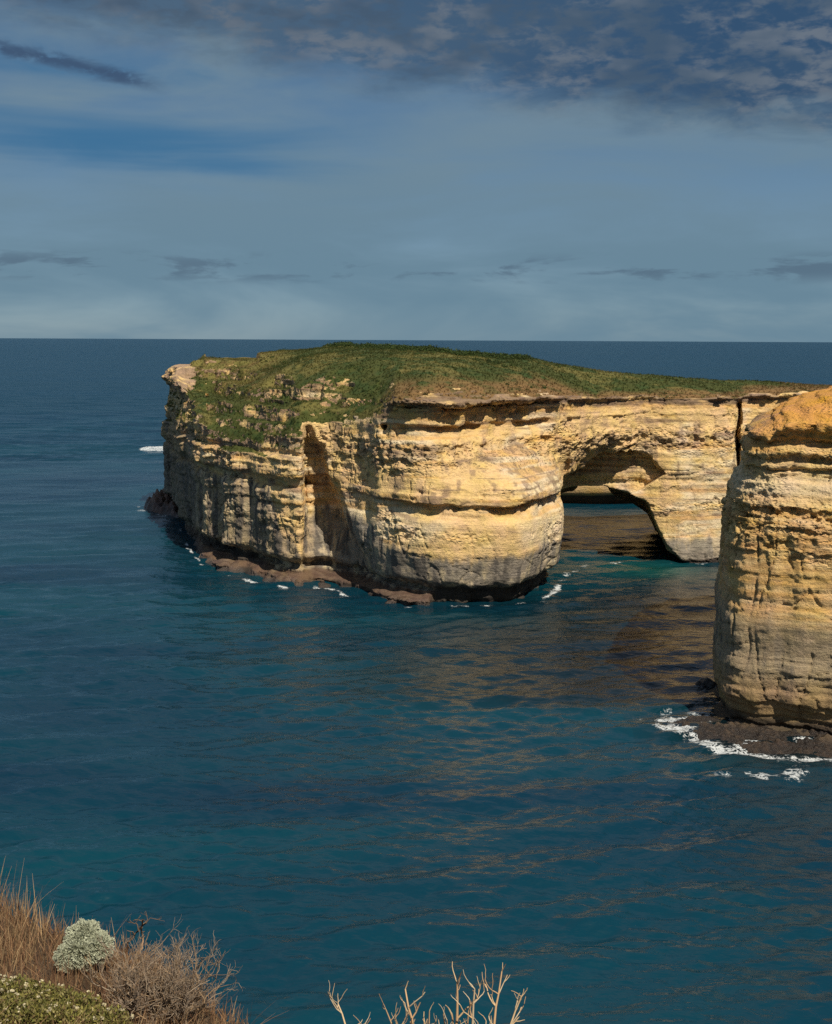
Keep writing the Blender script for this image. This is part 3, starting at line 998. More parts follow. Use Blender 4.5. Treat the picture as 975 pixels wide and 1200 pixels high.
REEFC = ([0.018, 0.013, 0.010], [0.036, 0.024, 0.016], [0.075, 0.05, 0.03])
R1 = reef("rock_reef", [wl(772, 846), wl(806, 838), wl(836, 836), wl(870, 850), (46, 128), (60, 122), (60, 116), wl(1010, 886), wl(975, 884), wl(940, 884), wl(905, 883), wl(872, 879), wl(846, 872), wl(800, 856)],
          0.8, 0.10, "brown seaweed covered reef awash at the foot of the headland cliff", "reef", 201, REEFC)
R2 = reef("sea_rock", [wl(164, 596), wl(180, 588), wl(198, 582), wl(208, 590), wl(214, 610), wl(206, 606), wl(192, 602), wl(176, 599)],
          3.6, 0.4, "low reddish brown rock in the sea at the island's far left foot", "rock", 205,
          ([0.05, 0.03, 0.024], [0.12, 0.06, 0.04], [0.2, 0.11, 0.07]))
R3 = reef("sea_rock", [wl(806, 801), wl(815, 797), wl(830, 796), wl(845, 800), wl(845, 807), wl(825, 808), wl(812, 806)],
          1.1, 0.16, "small black rock in the water behind the headland's left foot", "rock", 211,
          ([0.02, 0.018, 0.016], [0.03, 0.026, 0.022], [0.05, 0.04, 0.03]))

# cliff of the mainland seen through the arch
far_pts = [wl(610, 590), wl(672, 591), wl(715, 592), wl(760, 591), wl(800, 590), (92, 300), (110, 310), (100, 326), (60, 330), (20, 326), (16, 306)]
FAR = Dist2(chaikin(far_pts, 2), pad=8)


def far_F(x, y, z):
    d = FAR(x, y)
    nB = perlin(P3(x, y, z, 0.12, None, 0.08), 304)
    p = np.interp(z, [-3, 0, 0.5, 1.9, 2.4, 3.2, 9, 22], [-2.6, -2.6, -2.6, -2.2, -0.2, 0.2, 0.0, -1.5])
    f = d - p - 0.9 * nB - np.interp(z, ZF, STR)
    g = z - 20 - 1.2 * nB
    return np.maximum(f, g)


VF, QF = surface_nets(far_F, (5, 285, -2.2), (118, 338, 25), 0.45)
xf, yf, zf = VF.T
b2 = fbm(P3(xf, yf, zf, 0.3, None, 0.6), 3, 355)
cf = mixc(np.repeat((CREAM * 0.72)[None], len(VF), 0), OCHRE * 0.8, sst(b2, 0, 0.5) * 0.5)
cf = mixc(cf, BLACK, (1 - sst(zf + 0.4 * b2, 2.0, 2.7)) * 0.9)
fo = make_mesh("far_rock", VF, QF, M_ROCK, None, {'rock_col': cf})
tag(fo, "pale rock with a dark wave cut foot seen through the arch opening", "rock")
print("rocks", round(time.time() - T0, 1))

# ------------------------------------------------------------------ sea
def sea():
    na = 820
    th = np.concatenate([np.linspace(-math.radians(23), math.radians(23), na),
                         np.linspace(math.radians(23), 2 * math.pi - math.radians(23), 60)[1:-1]])
    el = np.linspace(1 / 45.0, 1 / 420.0, 900)
    el = np.concatenate([el, np.linspace(1 / 420.0, 1 / 3000, 400)[1:]])
    r = np.concatenate([[2.0, 15.0, 30.0], 1 / el, [5000, 9000, 20000, 40000, 90000]])
    R_, T_ = np.meshgrid(r, th, indexing='ij')
    x = (R_ * np.sin(T_)).ravel()
    y = (R_ * np.cos(T_)).ravel()
    dr = np.gradient(r)
    spc = np.maximum(np.repeat(dr, len(th)), 0.06)
    dense = np.abs(T_.ravel()) < math.radians(24)
    spc = np.where(dense, np.maximum(spc, np.abs(R_.ravel()) * 0.001), 1e9)
    z = np.zeros_like(x)
    rr = np.random.default_rng(12)
    lam = np.geomspace(1.0, 48, 56)
    gust = 0.7 + 0.5 * fbm(P3(x, y, z, 0.02, 0.05, 1), 2, 401)
    for k, L in enumerate(lam):
        ang = math.radians(-88) + rr.normal() * (0.48 if L < 6 else 0.36)
        kx, ky = math.cos(ang) * 2 * math.pi / L, math.sin(ang) * 2 * math.pi / L
        amp = ((0.0165 if L < 4 else 0.0130) * L ** 0.86 if L < 8 else 0.019 * L ** 0.2) * rr.uniform(0.6, 1.3)
        fade = np.clip((L / spc - 2.2) / 2.0, 0, 1)
        ph = kx * x + ky * y + rr.uniform(0, 6.28)
        sn = np.sin(ph)
        z += amp * fade * (sn) * (gust if L < 7 else 1)
    # distance to the nearest shore, for foam and shallows
    def dd(D, px_, py_):
        inb = (px_ > D.lo[0]) & (px_ < D.lo[0] + D.st * (D.g.shape[0] - 1)) & (py_ > D.lo[1]) & (py_ < D.lo[1] + D.st * (D.g.shape[1] - 1))
        return np.where(inb, D(px_, py_), 99.0)
    di, dh = dd(ISL, x, y), dd(HED, x, y)
    d1, d2_, d3 = dd(R1, x, y), dd(R2, x, y), dd(R3, x, y)
    a = az(x, np.maximum(y, 1))
    n1 = fbm(P3(x, y, z * 0, 0.35), 4, 411)
    n2 = fbm(P3(x, y, z * 0, 0.12), 3, 415)
    foam = 1.0 * (1 - sst(np.abs(d1 - 0.9 - 1.2 * n2), 0.1, 2.6)) * sst(n1, -0.7, 0.2)
    foam = np.maximum(foam, 0.9 * (d1 < 5.5) * sst(n1 + 0.3 * n2, 0.0, 0.5) * (1 - sst(d1, 1.0, 5.5)))
    shelf_d = di - 2.9 * sst(a, 214, 236) * (1 - sst(a, 500, 512))
    foam = np.maximum(foam, 1.15 * (1 - sst(np.abs(shelf_d - 0.5 - 0.6 * n1), 0.15, 1.0)) * sst(n2 + 0.5 * n1, -0.25, 0.25) * (y < 260))
    foam = np.maximum(foam, 0.8 * (1 - sst(np.abs(d2_ - 1.0), 0.3, 2.5)) * sst(n1, -0.1, 0.4) * (a < 190))
    foam = np.maximum(foam, 0.85 * (1 - sst(np.abs(di - 0.6), 0.2, 2.0)) * sst(n1, -0.1, 0.4) * (a > 560) * (a < 700))
    # backwash trail in front of the reef
    p0 = W(915, 908)[:2]
    e = ((x - p0[0]) / 9.5) ** 2 + ((y - p0[1]) / 2.4) ** 2
    foam = np.maximum(foam, 0.85 * (1 - sst(e, 0.2, 1.0)) * sst(n1, -0.4, 0.3))
    # a breaker out at sea, just left of the island
    p1 = W(186, 527)[:2]
    ex, ey = (x - p1[0]) / 7.5, (y - p1[1]) / 6.0
    br = np.exp(-ex ** 2 - ey ** 2 * 1.2)
    foam = np.maximum(foam, sst(br + 0.12 * n1, 0.25, 0.5))
    z = z + 1.0 * np.exp(-ex ** 2 - ((y - p1[1]) / 3.0) ** 2)
    shal = np.maximum.reduce([np.exp(-np.maximum(dh, 0) / 9), 0.9 * np.exp(-np.maximum(di, 0) / 7), np.exp(-np.maximum(d1, 0) / 5)])
    p2 = W(770, 668)[:2]
    green = np.exp(-((x - p2[0]) / 9) ** 2 - ((y - p2[1]) / 8) ** 2)
    reef_shade = np.maximum(np.exp(-np.maximum(d1, 0) / 3.0) * (d1 < 20), 1.0 * np.exp(-(np.maximum(dh + 5 * n2, 0) / 37) ** 3) * (dh < 62) * sst(y, 128, 136))  # dark reef bed, plus painted shade round the headland that merges with its cast shadow
    v = np.stack([x, y, z], 1)
    nr, nt = R_.shape
    idx = np.arange(nr * nt).reshape(nr, nt)
    i2 = np.roll(idx, -1, 1)
    q = np.stack([idx[:-1], idx[1:], i2[1:], i2[:-1]], -1).reshape(-1, 4)[:, ::-1]
    # facing up
    ob = make_mesh("sea", v, q, sea_mat(), None, {'foam': foam, 'shallow': shal, 'green': green, 'reef_shade': reef_shade})
    tag(ob, None, None, None, 'structure')
    return ob


def sea_mat():
    m_, t = new_mat("sea_water")
    at = lambda nm: t.node('ShaderNodeAttribute', attribute_name=nm).outputs['Fac']
    pos = t.node('ShaderNodeNewGeometry').outputs['Position']
    sp = t.node('ShaderNodeSeparateXYZ', {0: pos}).outputs
    flat = t.xyz(sp[0], sp[1], 0.0)
    st1 = t.xyz(t.m('MULTIPLY', sp[0], 0.55), sp[1], 0.0)
    rng = t.m('SQRT', t.m('ADD', t.m('MULTIPLY', sp[0], sp[0]), t.m('MULTIPLY', sp[1], sp[1])))
    far = t.ss(rng, 120, 900)
    big = t.noise(t.xyz(t.m('MULTIPLY', sp[0], 0.010), t.m('MULTIPLY', sp[1], 0.022), 0.0), 1.0, 4, 0.55, 0.4)
    huge = t.noise(t.xyz(t.m('MULTIPLY', sp[0], 0.0015), t.m('MULTIPLY', sp[1], 0.006), 4.0), 1.0, 3, 0.5, 0.2)
    deep = t.mix(t.ss(big, 0.35, 0.65), (0.0004, 0.0150, 0.0335), (0.0008, 0.0335, 0.0500))
    deep = t.mix(far, deep, (0.0008, 0.025, 0.052))
    deep = t.mix(t.m('MULTIPLY', t.ss(huge, 0.42, 0.62), 0.35), deep, (0.003, 0.026, 0.045))
    c0 = t.mix(t.m('MULTIPLY', at('shallow'), 0.25), deep, (0.004, 0.036, 0.038))
    c0 = t.mix(t.m('MULTIPLY', at('green'), 0.4), c0, (0.015, 0.11, 0.075))
    c0 = t.mix(t.m('MULTIPLY', at('reef_shade'), 0.85), c0, (0.0022, 0.0045, 0.0065))
    w1 = t.noise(st1, 1.0, 1.5, 0.5, 0.3)
    w2 = t.noise(st1, 3.2, 1.0, 0.5, 0.4)
    w3 = t.noise(t.xyz(t.m('MULTIPLY', sp[0], 0.06), t.m('MULTIPLY', sp[1], 0.11), 2.0), 1.0, 5, 0.6, 0.5)
    h = t.m('ADD', t.m('ADD', t.m('MULTIPLY', w1, 0.18), t.m('MULTIPLY', w2, 0.06)), t.m('MULTIPLY', w3, t.m('MULTIPLY', far, 6.0)))
    w4 = t.noise(st1, 0.36, 2.0, 0.55, 0.5)
    h = t.m('ADD', h, t.m('MULTIPLY', w4, t.m('MULTIPLY', t.ss(rng, 80, 200), 0.55)))
    bp = t.node('ShaderNodeBump', {'Height': h, 'Strength': 1.0, 'Distance': 0.8})
    b = t.node('ShaderNodeBsdfPrincipled', {'Base Color': c0, 'Roughness': t.m('ADD', 0.20, t.m('MULTIPLY', far, 0.06)),
                                            'IOR': 1.333, 'Normal': bp.outputs[0]})
    t.put(b.inputs['Specular IOR Level'], t.m('SUBTRACT', 0.62, t.m('MULTIPLY', far, 0.48)))
    fn = t.noise(st1, 1.5, 9, 0.82, 1.5)
    rg = t.noise(flat, 1.3, 3, 0.6, 1.0)
    rg = t.m('SUBTRACT', 1.0, t.m('MULTIPLY', t.m('ABSOLUTE', t.m('SUBTRACT', rg, 0.5)), 9.0), clamp=True)
    fo_ = t.m('ADD', t.m('MULTIPLY', at('foam'), 0.95), t.m('ADD', t.m('MULTIPLY', t.m('SUBTRACT', rg, 0.55), 0.55), t.m('MULTIPLY', t.m('SUBTRACT', fn, 0.5), 1.5)))
    fo_ = t.m('MULTIPLY', t.ss(fo_, 0.55, 1.05), t.ss(at('foam'), 0.08, 0.3))
    fb = t.node('ShaderNodeBsdfDiffuse', {'Color': (0.62, 0.65, 0.66)})
    mx = t.node('ShaderNodeMixShader', {0: t.m('MULTIPLY', fo_, 0.72), 1: b.outputs[0], 2: fb.outputs[0]})
    t.node('ShaderNodeOutputMaterial', {'Surface': mx.outputs[0]})
    return m_


sea()
print("sea", round(time.time() - T0, 1))

# ------------------------------------------------------------------ the cliff top at the viewer's feet
RIM = np.array([(-90, 16), (-40, 14), (-12, 10.6), (-5.5, 9.8), (-3.2, 9.05), (-2.1, 8.0), (-1.45, 7.0), (-0.95, 6.15), (0.3, 5.3), (2, 4.9), (6, 4.6), (20, 3.5), (60, -6), (90, -14)])


def ground_z(x, y):
    rim = np.interp(x, RIM[:, 0], RIM[:, 1])
    e = y - rim
    n = fbm(P3(x, y, x * 0, 0.5), 3, 501) * 0.10 + fbm(P3(x, y, x * 0, 2.2), 2, 505) * 0.03
    top = 38.35 - 0.30 * np.maximum(y, -6) + n - 0.03 * np.maximum(e + 1.5, 0) ** 2
    top = np.where(y < -6, 40.15 + n + 0.02 * (-6 - y), top)
    return top - 2.6 * np.maximum(e, 0) * (1 + 0.15 * fbm(P3(x, y, x * 0, 0.3), 2, 507)) - 0.4 * np.maximum(e, 0) ** 0.5


def gp(px, py):
    """where the bearing (px, py) meets the cliff top"""
    d = ray(px, py)
    t = np.linspace(3, 16, 400)
    X, Y, Z = d[0] * t, d[1] * t, HCAM + d[2] * t
    k = np.argmax(ground_z(X, Y) > Z)
    if k == 0:
        k = int(np.argmin(np.abs(Y - np.interp(X, RIM[:, 0], RIM[:, 1]))))
    return np.array([X[k], Y[k], float(ground_z(X[k:k + 1], Y[k:k + 1])[0])])


xs = np.concatenate([np.arange(-90, -8, 1.6), np.arange(-8, 5, 0.09), np.arange(5, 92, 1.6)])
ys = np.concatenate([np.arange(-60, 2, 1.5), np.arange(2, 11, 0.09), np.arange(11, 32, 0.8)])
X, Y = np.meshgrid(xs, ys, indexing='ij')
gx, gy = X.ravel(), Y.ravel()
gz = np.maximum(ground_z(gx, gy), -2.0)
idx = np.arange(X.size).reshape(X.shape)
q = np.stack([idx[:-1, :-1], idx[1:, :-1], idx[1:, 1:], idx[:-1, 1:]], -1).reshape(-1, 4)
q = q[gz[q].max(1) > -1.9]
gn = fbm(P3(gx, gy, gz, 1.3), 3, 511)
gc = mixc(np.repeat(np.array([[0.12, 0.075, 0.042]]), len(gx), 0), np.array([0.19, 0.13, 0.075]), sst(gn, -0.2, 0.6))
rim_e = gy - np.interp(gx, RIM[:, 0], RIM[:, 1])
gc = mixc(gc, OCHRE * 0.9, sst(rim_e, 0.5, 1.5))
g_ob = make_mesh("ground", np.stack([gx, gy, gz], 1), q, M_ROCK2, None, {'rock_col': gc})
tag(g_ob, None, None, None, 'structure')


def blades(base, h, lean, colr, width, seed, segs=3, curve=0.5, az0=None, azs=math.pi):
    """thin curved blades; returns vertices, quads and colours"""
    r = np.random.default_rng(seed)
    n = len(base)
    an = r.uniform(-math.pi, math.pi, n) if az0 is None else az0 + r.normal(size=n) * azs
    le = np.abs(r.normal(size=n)) * lean
    hd = np.stack([np.cos(an), np.sin(an), np.zeros(n)], 1)
    sd = np.stack([-np.sin(an), np.cos(an), np.zeros(n)], 1)
    tw = r.uniform(0, math.pi, n)
    sd = sd * np.cos(tw)[:, None] + hd * np.sin(tw)[:, None]
    V, C_ = [], []
    for k in range(segs + 1):
        t = k / segs
        out_ = le * t + curve * le * t * t
        p = base + hd * (h * out_)[:, None] + np.array([0, 0, 1.0]) * (h * t * np.sqrt(np.maximum(1 - (0.6 * le) ** 2, 0.15)))[:, None]
        wv = (width * (1 - 0.85 * t))[:, None]
        V += [p - sd * wv, p + sd * wv]
        C_ += [colr * (0.85 + 0.25 * t)] * 2
    V = np.stack(V, 1).reshape(-1, 3)
    C_ = np.stack(C_, 1).reshape(-1, 3)
    m = 2 * (segs + 1)
    f = []
    o = np.arange(n) * m
    for k in range(segs):
        f.append(np.stack([o + 2 * k, o + 2 * k + 1, o + 2 * k + 3, o + 2 * k + 2], 1))
    return V, np.concatenate(f), C_


def join(parts):
    V, F_, C_, o = [], [], [], 0
    for v, f, c_ in parts:
        V.append(v)
        F_.append(f + o)
        C_.append(c_)
        o += len(v)
    return np.concatenate(V), np.concatenate(F_), np.concatenate(C_)


# dry grass thick over the rim
r = np.random.default_rng(31)


def on_ground(n, x0, x1, back0, back1, seed):
    r_ = np.random.default_rng(seed)
    x = r_.uniform(x0, x1, n)
    rim = np.interp(x, RIM[:, 0], RIM[:, 1])
    y = rim - r_.uniform(back0, back1, n)
    return np.stack([x, y, ground_z(x, y) - 0.02], 1)


def grass_cols(n, seed):
    r_ = np.random.default_rng(seed)
    pal = np.array([[0.19, 0.105, 0.054], [0.26, 0.155, 0.082], [0.13, 0.07, 0.042], [0.36, 0.25, 0.135], [0.09, 0.055, 0.034]])
    return pal[r_.choice(5, n, p=[.34, .26, .18, .12, .10])] * r_.uniform(0.75, 1.3, (n, 1))


b_a = on_ground(15000, -6.5, -1.5, -0.12, 3.2, 41)
cl_ = fbm(b_a * 1.5, 2, 521)
h_a = np.clip(0.125 + 0.08 * cl_ + 0.10 * sst(-b_a[:, 0], 2.3, 3.0), 0.07, 0.5) * r.uniform(0.6, 1.3, len(b_a))
pa = blades(b_a, h_a, 0.35, grass_cols(len(b_a), 42), np.full(len(b_a), 0.0035), 43)
b_b = on_ground(900, -6.5, -2.3, -0.1, 1.6, 44)          # taller pale stalks
pb = blades(b_b, r.uniform(0.17, 0.40, len(b_b)) * (0.75 + 0.4 * sst(-b_b[:, 0], 2.5, 3.1)), 0.28, np.repeat([[0.42, 0.29, 0.155]], len(b_b), 0) * r.uniform(0.6, 1.15, (len(b_b), 1)),
            np.full(len(b_b), 0.0035), 45, az0=0.6, azs=0.9)
b_c = on_ground(4500, -1.7, -0.85, -0.05, 2.6, 46)
pc = blades(b_c, r.uniform(0.05, 0.16, len(b_c)), 0.5, grass_cols(len(b_c), 47), np.full(len(b_c), 0.003), 48)
v, f, c_ = join([pa, pb, pc])
o = make_mesh("dry_grass", v, f, M_LEAF, None, {'leaf_col': c_}, smooth=False)
tag(o, "dry reddish brown grass thick on the cliff edge at the viewer's feet", "grass", None, 'stuff')


# ---- shrubs
def tube(pts, rads, sides=5):
    pts = np.array(pts, float)
    rads = np.array(rads, float)
    n = len(pts)
    tg = np.gradient(pts, axis=0)
    tg /= np.linalg.norm(tg, axis=1, keepdims=True) + 1e-9
    ref = np.array([0.31, 0.17, 0.93]) if abs(tg[0, 2]) < 0.9 else np.array([0.9, 0.3, 0.1])
    u = np.cross(tg, ref)
    u /= np.linalg.norm(u, axis=1, keepdims=True) + 1e-9
    w_ = np.cross(tg, u)
    an = np.arange(sides) * 2 * math.pi / sides
    V = (pts[:, None] + rads[:, None, None] * (np.cos(an)[None, :, None] * u[:, None] + np.sin(an)[None, :, None] * w_[:, None])).reshape(-1, 3)
    i = np.arange(n * sides).reshape(n, sides)
    j = np.roll(i, -1, 1)
    f = np.stack([i[:-1], j[:-1], j[1:], i[1:]], -1).reshape(-1, 4)
    return V, f


def grow(rnd, p, d, length, rad, depth, out_, spread=0.6, kids=(2, 3), up=0.25, wig=0.35, taper=0.62, lratio=0.72):
    n = 5
    pts, rads = [np.array(p)], [rad]
    d = np.array(d, float)
    for k in range(n):
        d = d + rnd.normal(size=3) * wig * 0.35 + np.array([0, 0, up * 0.25])
        d /= np.linalg.norm(d)
        pts.append(pts[-1] + d * length / n)
        rads.append(rad * (1 - (1 - taper) * (k + 1) / n))
    out_.append((pts, rads, depth))
    if depth <= 0:
        return
    for _ in range(rnd.integers(kids[0], kids[1] + 1)):
        k = rnd.integers(2, n + 1) if depth > 0 else n
        a = rnd.normal(size=3)
        a -= d * (a @ d)
        a /= np.linalg.norm(a)
        nd = d + a * spread * rnd.uniform(0.6, 1.3)
        nd /= np.linalg.norm(nd)
        grow(rnd, pts[k], nd, length * lratio * rnd.uniform(0.7, 1.2), rads[k] * 0.85, depth - 1, out_, spread, kids, up, wig, taper, lratio)


def twig_mesh(name, out_, cols, rnd, mat, sides=5):
    parts = []
    for pts, rads, dep in out_:
        v, f = tube(pts, rads, sides)
        c0 = np.array(cols[rnd.integers(len(cols))]) * rnd.uniform(0.75, 1.25)
        parts.append((v, f, np.repeat(c0[None], len(v), 0)))
    v, f, c_ = join(parts)
    return make_mesh(name, v, f, mat, None, {'leaf_col': c_})


M_TWIG = leaf_material("dry_twigs", 'leaf_col', 0.0, 0.85)
# bleached bare shrub low in the middle
rnd = np.random.default_rng(63)
out_ = []
stems = [(398, 1164, 4.75, .012), (452, 1170, 4.7, .010), (478, 1146, 4.7, .014), (500, 1176, 4.6, .010), (533, 1142, 4.65, .016), (560, 1148, 4.6, .013), (545, 1176, 4.6, .011), (592, 1128, 4.8, .013),
         (612, 1160, 4.7, .013), (520, 1182, 4.5, .010), (465, 1184, 4.5, .010), (430, 1190, 4.6, .009), (572, 1186, 4.5, .010)]
root = WD(520, 1330, 4.6)
root[2] = ground_z(root[0:1], root[1:2])[0]
for (px, py, dist, rad) in stems:
    tip = WD(px, py + 11, dist)
    p0 = root + np.array([(tip[0] - root[0]) * 0.55, rnd.normal() * 0.03, -0.02])
    v_ = tip - p0
    L = np.linalg.norm(v_)
    pts, rads = [], []
    for k in range(9):
        t = k / 8
        pts.append(p0 + v_ * t + np.array([math.sin(3.5 * t + px) * 0.022, rnd.normal() * 0.01, 0.012 * rnd.normal()]) * (0.3 + t) * (1 - 0.5 * t))
        rads.append(0.72 * rad * (1 - 0.7 * t))
    out_.append((pts, rads, 1))
    for k in (3, 4, 5, 6, 7, 8):
        for s_ in range(rnd.integers(1, 3)):
            d0 = np.array([rnd.choice([-1, 1]) * rnd.uniform(0.3, 0.8), rnd.normal() * 0.4, rnd.uniform(0.5, 1.0)])
            grow(rnd, pts[k], d0 / np.linalg.norm(d0), rnd.uniform(0.035, 0.10), rads[k] * 0.75, 1 if k < 8 else 0, out_, 0.6, (1, 2), 0.5, 0.5, 0.6, 0.7)
tw = twig_mesh("bare_shrub", out_, [(0.44, 0.32, 0.19), (0.38, 0.25, 0.14), (0.50, 0.40, 0.27)], rnd, M_TWIG, 6)
tag(tw, "bleached bare forked twigs of a dead shrub rising from the bottom edge", "shrub")

# grey brown twiggy bush
rnd = np.random.default_rng(71)
out_ = []
for (px, py) in [(145, 1196), (168, 1200), (188, 1198), (208, 1202), (224, 1206), (180, 1192), (152, 1186), (215, 1198), (198, 1190)]:
    b = gp(px, py)
    for k in range(6):
        d0 = np.array([rnd.normal() * 0.55 + 0.12, rnd.normal() * 0.45, 0.9])
        grow(rnd, b + rnd.normal(size=3) * 0.03 * [1, 1, 0], d0 / np.linalg.norm(d0), rnd.uniform(0.15, 0.24), 0.006, 4, out_, 0.65, (2, 3), 0.3, 0.6, 0.66, 0.70)
tw = twig_mesh("twiggy_bush", out_, [(0.20, 0.155, 0.115), (0.27, 0.21, 0.15), (0.15, 0.11, 0.08), (0.22, 0.15, 0.09)], rnd, M_TWIG, 4)
tag(tw, "dense grey brown twiggy bush on the cliff edge beside the dry grass", "bush")

# single crooked branch
rnd = np.random.default_rng(77)
out_ = []
for path, rad in [([(134, 1142), (146, 1130), (147, 1118), (150, 1106), (158, 1096), (163, 1088)], .011),
                  ([(146, 1130), (158, 1124), (166, 1112), (168, 1098), (165, 1088), (168, 1078)], .010),
                  ([(163, 1090), (160, 1083), (150, 1081)], .005), ([(165, 1088), (172, 1082), (176, 1076)], .005), ([(158, 1124), (166, 1124), (172, 1116)], .005)]:
    pts = [WD(px, py, 8.0 + 0.1 * rnd.normal()) for px, py in path]
    pts = np.array(pts)
    tt_ = np.linspace(0, len(pts) - 1, 3 * len(pts))
    pts = np.stack([np.interp(tt_, np.arange(len(pts)), pts[:, k]) for k in range(3)], 1) + rnd.normal(size=(len(tt_), 3)) * 0.004
    out_.append((list(pts), list(np.linspace(rad, rad * 0.5, len(pts))), 1))
    for k in range(4, len(pts), 2):
        d0 = np.array([rnd.normal(), rnd.normal() * 0.5, rnd.uniform(0.1, 0.8)])
        grow(rnd, pts[k], d0 / np.linalg.norm(d0), rnd.uniform(0.03, 0.07), rad * 0.4, 1 if k > len(pts) - 6 else 0, out_, 0.9, (2, 3), 0.1, 0.6)
tw = twig_mesh("crooked_branch", out_, [(0.15, 0.095, 0.06), (0.20, 0.13, 0.08), (0.11, 0.075, 0.05)], rnd, M_TWIG, 5)
tag(tw, "gnarled crooked branch with a tangled tip standing behind the pale cushion bush", "branch")

# pale cushion bush: lumpy dome of tiny stubby shoots
rnd = np.random.default_rng(81)
c0 = gp(100, 1139)
lumps = [((99, 1101), 0.105), ((81, 1122), 0.08), ((115, 1110), 0.085), ((94, 1116), 0.10), ((85, 1108), 0.055), ((108, 1120), 0.07)]
cen = [(WD(px, py, c0[1] + dy), R) for ((px, py), R), dy in zip(lumps, (0.02, -0.08, -0.03, -0.06, 0.05, 0.06))]
cores, shoots = [], []
for c_, R in cen:
    u = rnd.normal(size=(5200, 3))
    u /= np.linalg.norm(u, axis=1, keepdims=True)
    rr_ = R * (1 + 0.30 * perlin(u * 3.4 + c_ * 7, 601))
    shoots.append((c_ + u * (rr_ * 0.86)[:, None], u, R))
V, F_, C_ = [], [], []
o = 0
for b, u, R in shoots:
    n = len(b)
    d_ = u + rnd.normal(size=u.shape) * 0.45
    d_ /= np.linalg.norm(d_, axis=1, keepdims=True)
    sd = np.cross(d_, rnd.normal(size=u.shape))
    sd /= np.linalg.norm(sd, axis=1, keepdims=True)
    L = (R * rnd.uniform(0.10, 0.24, n))[:, None]
    wv = 0.0042
    V.append(np.stack([b - sd * wv, b + sd * wv, b + d_ * L + sd * wv * 0.7, b + d_ * L - sd * wv * 0.7], 1).reshape(-1, 3))
    F_.append(np.arange(4 * n).reshape(-1, 4) + o)
    C_.append(np.repeat(np.array([[0.40, 0.42, 0.31]]) * rnd.uniform(0.75, 1.2, (n, 1)), 4, 0))
    o += 4 * n
cb = empty("cushion_bush", c0, "rounded pale grey green cushion bush in the dry grass", "bush")
fl = make_mesh("foliage", np.concatenate(V), np.concatenate(F_), M_LEAF, cb, {'leaf_col': np.concatenate(C_)}, smooth=False)
parts = []
for c_, R in cen:
    th_, ph_ = np.meshgrid(np.linspace(0, math.pi, 10), np.linspace(0, 2 * math.pi, 14), indexing='ij')
    v = np.stack([np.sin(th_) * np.cos(ph_), np.sin(th_) * np.sin(ph_), np.cos(th_)], -1).reshape(-1, 3)
    i = np.arange(len(v)).reshape(th_.shape)
    f = np.stack([i[:-1, :-1], i[1:, :-1], i[1:, 1:], i[:-1, 1:]], -1).reshape(-1, 4)
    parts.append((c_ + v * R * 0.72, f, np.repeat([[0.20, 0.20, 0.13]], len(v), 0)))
    st_v, st_f = tube([c_, c0 + (c_ - c0) * [0.3, 0.3, 0] - [0, 0, 0.03]], [0.02, 0.025], 6)
    parts.append((st_v, st_f, np.repeat([[0.16, 0.12, 0.08]], len(st_v), 0)))
v, f, c_ = join(parts)
make_mesh("stem", v, f, M_TWIG, cb, {'leaf_col': c_})

# yellow green flowering shrub in the corner
rnd = np.random.default_rng(91)


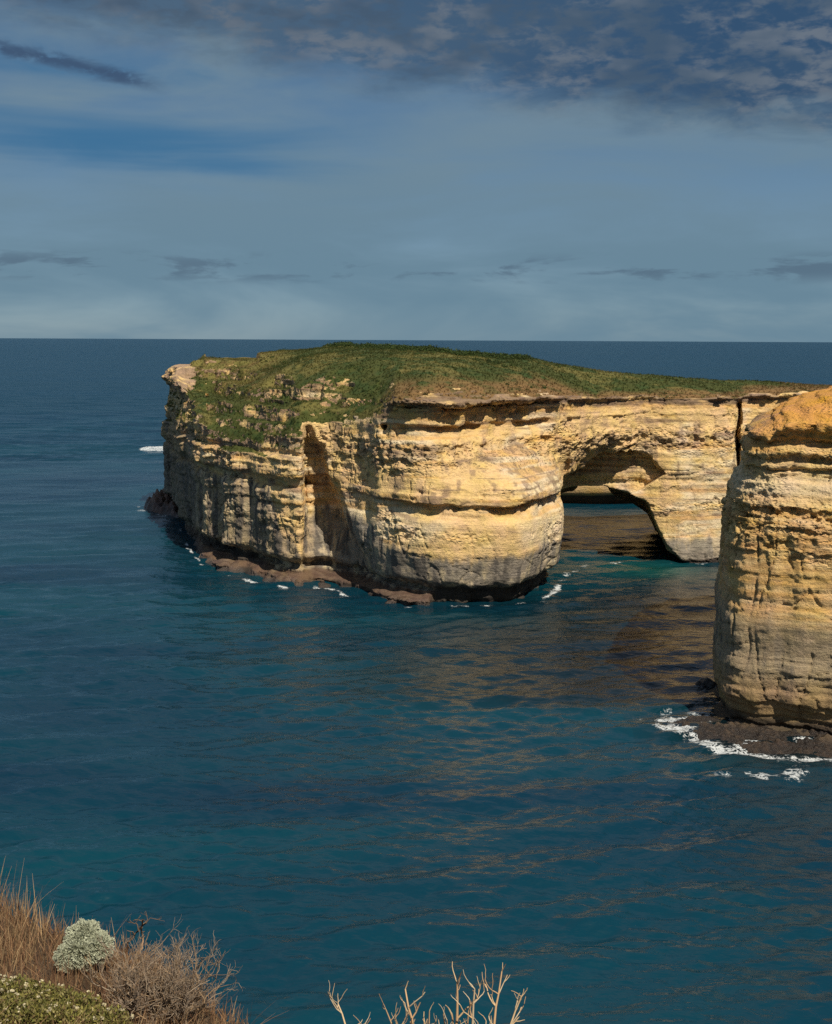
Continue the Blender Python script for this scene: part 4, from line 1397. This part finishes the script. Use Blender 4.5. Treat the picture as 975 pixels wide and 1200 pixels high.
def leafy(name, centres, rad, n, label, seed, flowers):
    r_ = np.random.default_rng(seed)
    V, C_ = [], []
    for c_ in centres:
        u = r_.normal(size=(n, 3))
        u /= np.linalg.norm(u, axis=1, keepdims=True)
        u[:, 2] = np.abs(u[:, 2]) * 0.9
        p = c_ + u * (rad * r_.uniform(0.35, 1.05, n) ** 0.6)[:, None]
        d_ = u * 0.8 + r_.normal(size=u.shape) * 0.7 + [0, 0, 0.3]
        d_ /= np.linalg.norm(d_, axis=1, keepdims=True)
        sd = np.cross(d_, r_.normal(size=u.shape))
        sd /= np.linalg.norm(sd, axis=1, keepdims=True)
        L = r_.uniform(0.012, 0.026, n)[:, None]
        V.append(np.stack([p, p + d_ * L * 0.5 + sd * L * 0.24, p + d_ * L, p + d_ * L * 0.5 - sd * L * 0.24], 1).reshape(-1, 3))
        pal = np.array([[0.21, 0.19, 0.05], [0.13, 0.13, 0.035], [0.28, 0.24, 0.10], [0.13, 0.09, 0.04]])
        C_.append(np.repeat(pal[r_.choice(4, n, p=[.35, .3, .2, .15])] * r_.uniform(0.7, 1.25, (n, 1)), 4, 0))
    V = np.concatenate(V)
    e = empty(name, centres[0], label, "shrub")
    make_mesh("foliage", V, np.arange(len(V)).reshape(-1, 4), M_LEAF, e, {'leaf_col': np.concatenate(C_)}, smooth=False)
    parts = []
    for c_ in centres:
        for k in range(5):
            g_ = c_ + np.append(r_.normal(size=2) * 0.05, 0)
            g_[2] = ground_z(g_[:1], g_[1:2])[0] - 0.02
            v, f = tube([g_, (g_ + c_) / 2 + r_.normal(size=3) * 0.015, c_ + r_.normal(size=3) * rad * 0.4], [0.006, 0.005, 0.003], 5)
            parts.append((v, f, np.repeat([[0.15, 0.10, 0.06]], len(v), 0)))
    v, f, c2 = join(parts)
    make_mesh("stem", v, f, M_TWIG, e, {'leaf_col': c2})
    # pale flower heads: little domes of petals
    P_, Q_, CC, o = [], [], [], 0
    for k in range(flowers):
        c_ = centres[r_.integers(len(centres))]
        u = r_.normal(size=3)
        u[2] = abs(u[2]) + 0.3
        u /= np.linalg.norm(u)
        p = c_ + u * rad * r_.uniform(0.95, 1.12)
        m = 14
        d_ = u + r_.normal(size=(m, 3)) * 0.6
        d_ /= np.linalg.norm(d_, axis=1, keepdims=True)
        sd = np.cross(d_, r_.normal(size=(m, 3)))
        sd /= np.linalg.norm(sd, axis=1, keepdims=True)
        L = r_.uniform(0.008, 0.015)
        P_.append(np.stack([p + 0 * d_, p + d_ * L * 0.7 + sd * L * 0.4, p + d_ * L, p + d_ * L * 0.7 - sd * L * 0.4], 1).reshape(-1, 3))
        Q_.append(np.arange(4 * m).reshape(-1, 4) + o)
        CC.append(np.repeat(np.array([[0.62, 0.56, 0.38]]) * r_.uniform(0.7, 1.15), 4 * m, 0))
        o += 4 * m
    make_mesh("flowers", np.concatenate(P_), np.concatenate(Q_), M_LEAF, e, {'leaf_col': np.concatenate(CC)}, smooth=False)


cs = []
for px, py in [(-30, 1178), (-4, 1184), (22, 1182), (48, 1190), (72, 1194), (96, 1200), (8, 1204), (40, 1210), (70, 1214), (104, 1216), (-20, 1206), (128, 1218)]:
    g_ = gp(px, py)
    cs.append(g_ + [0, 0, 0.04])
leafy("flowering_shrub", cs, 0.115, 1100, "low yellow green shrub dotted with pale flower heads in the bottom corner", 92, 95)
print("foreground", round(time.time() - T0, 1))
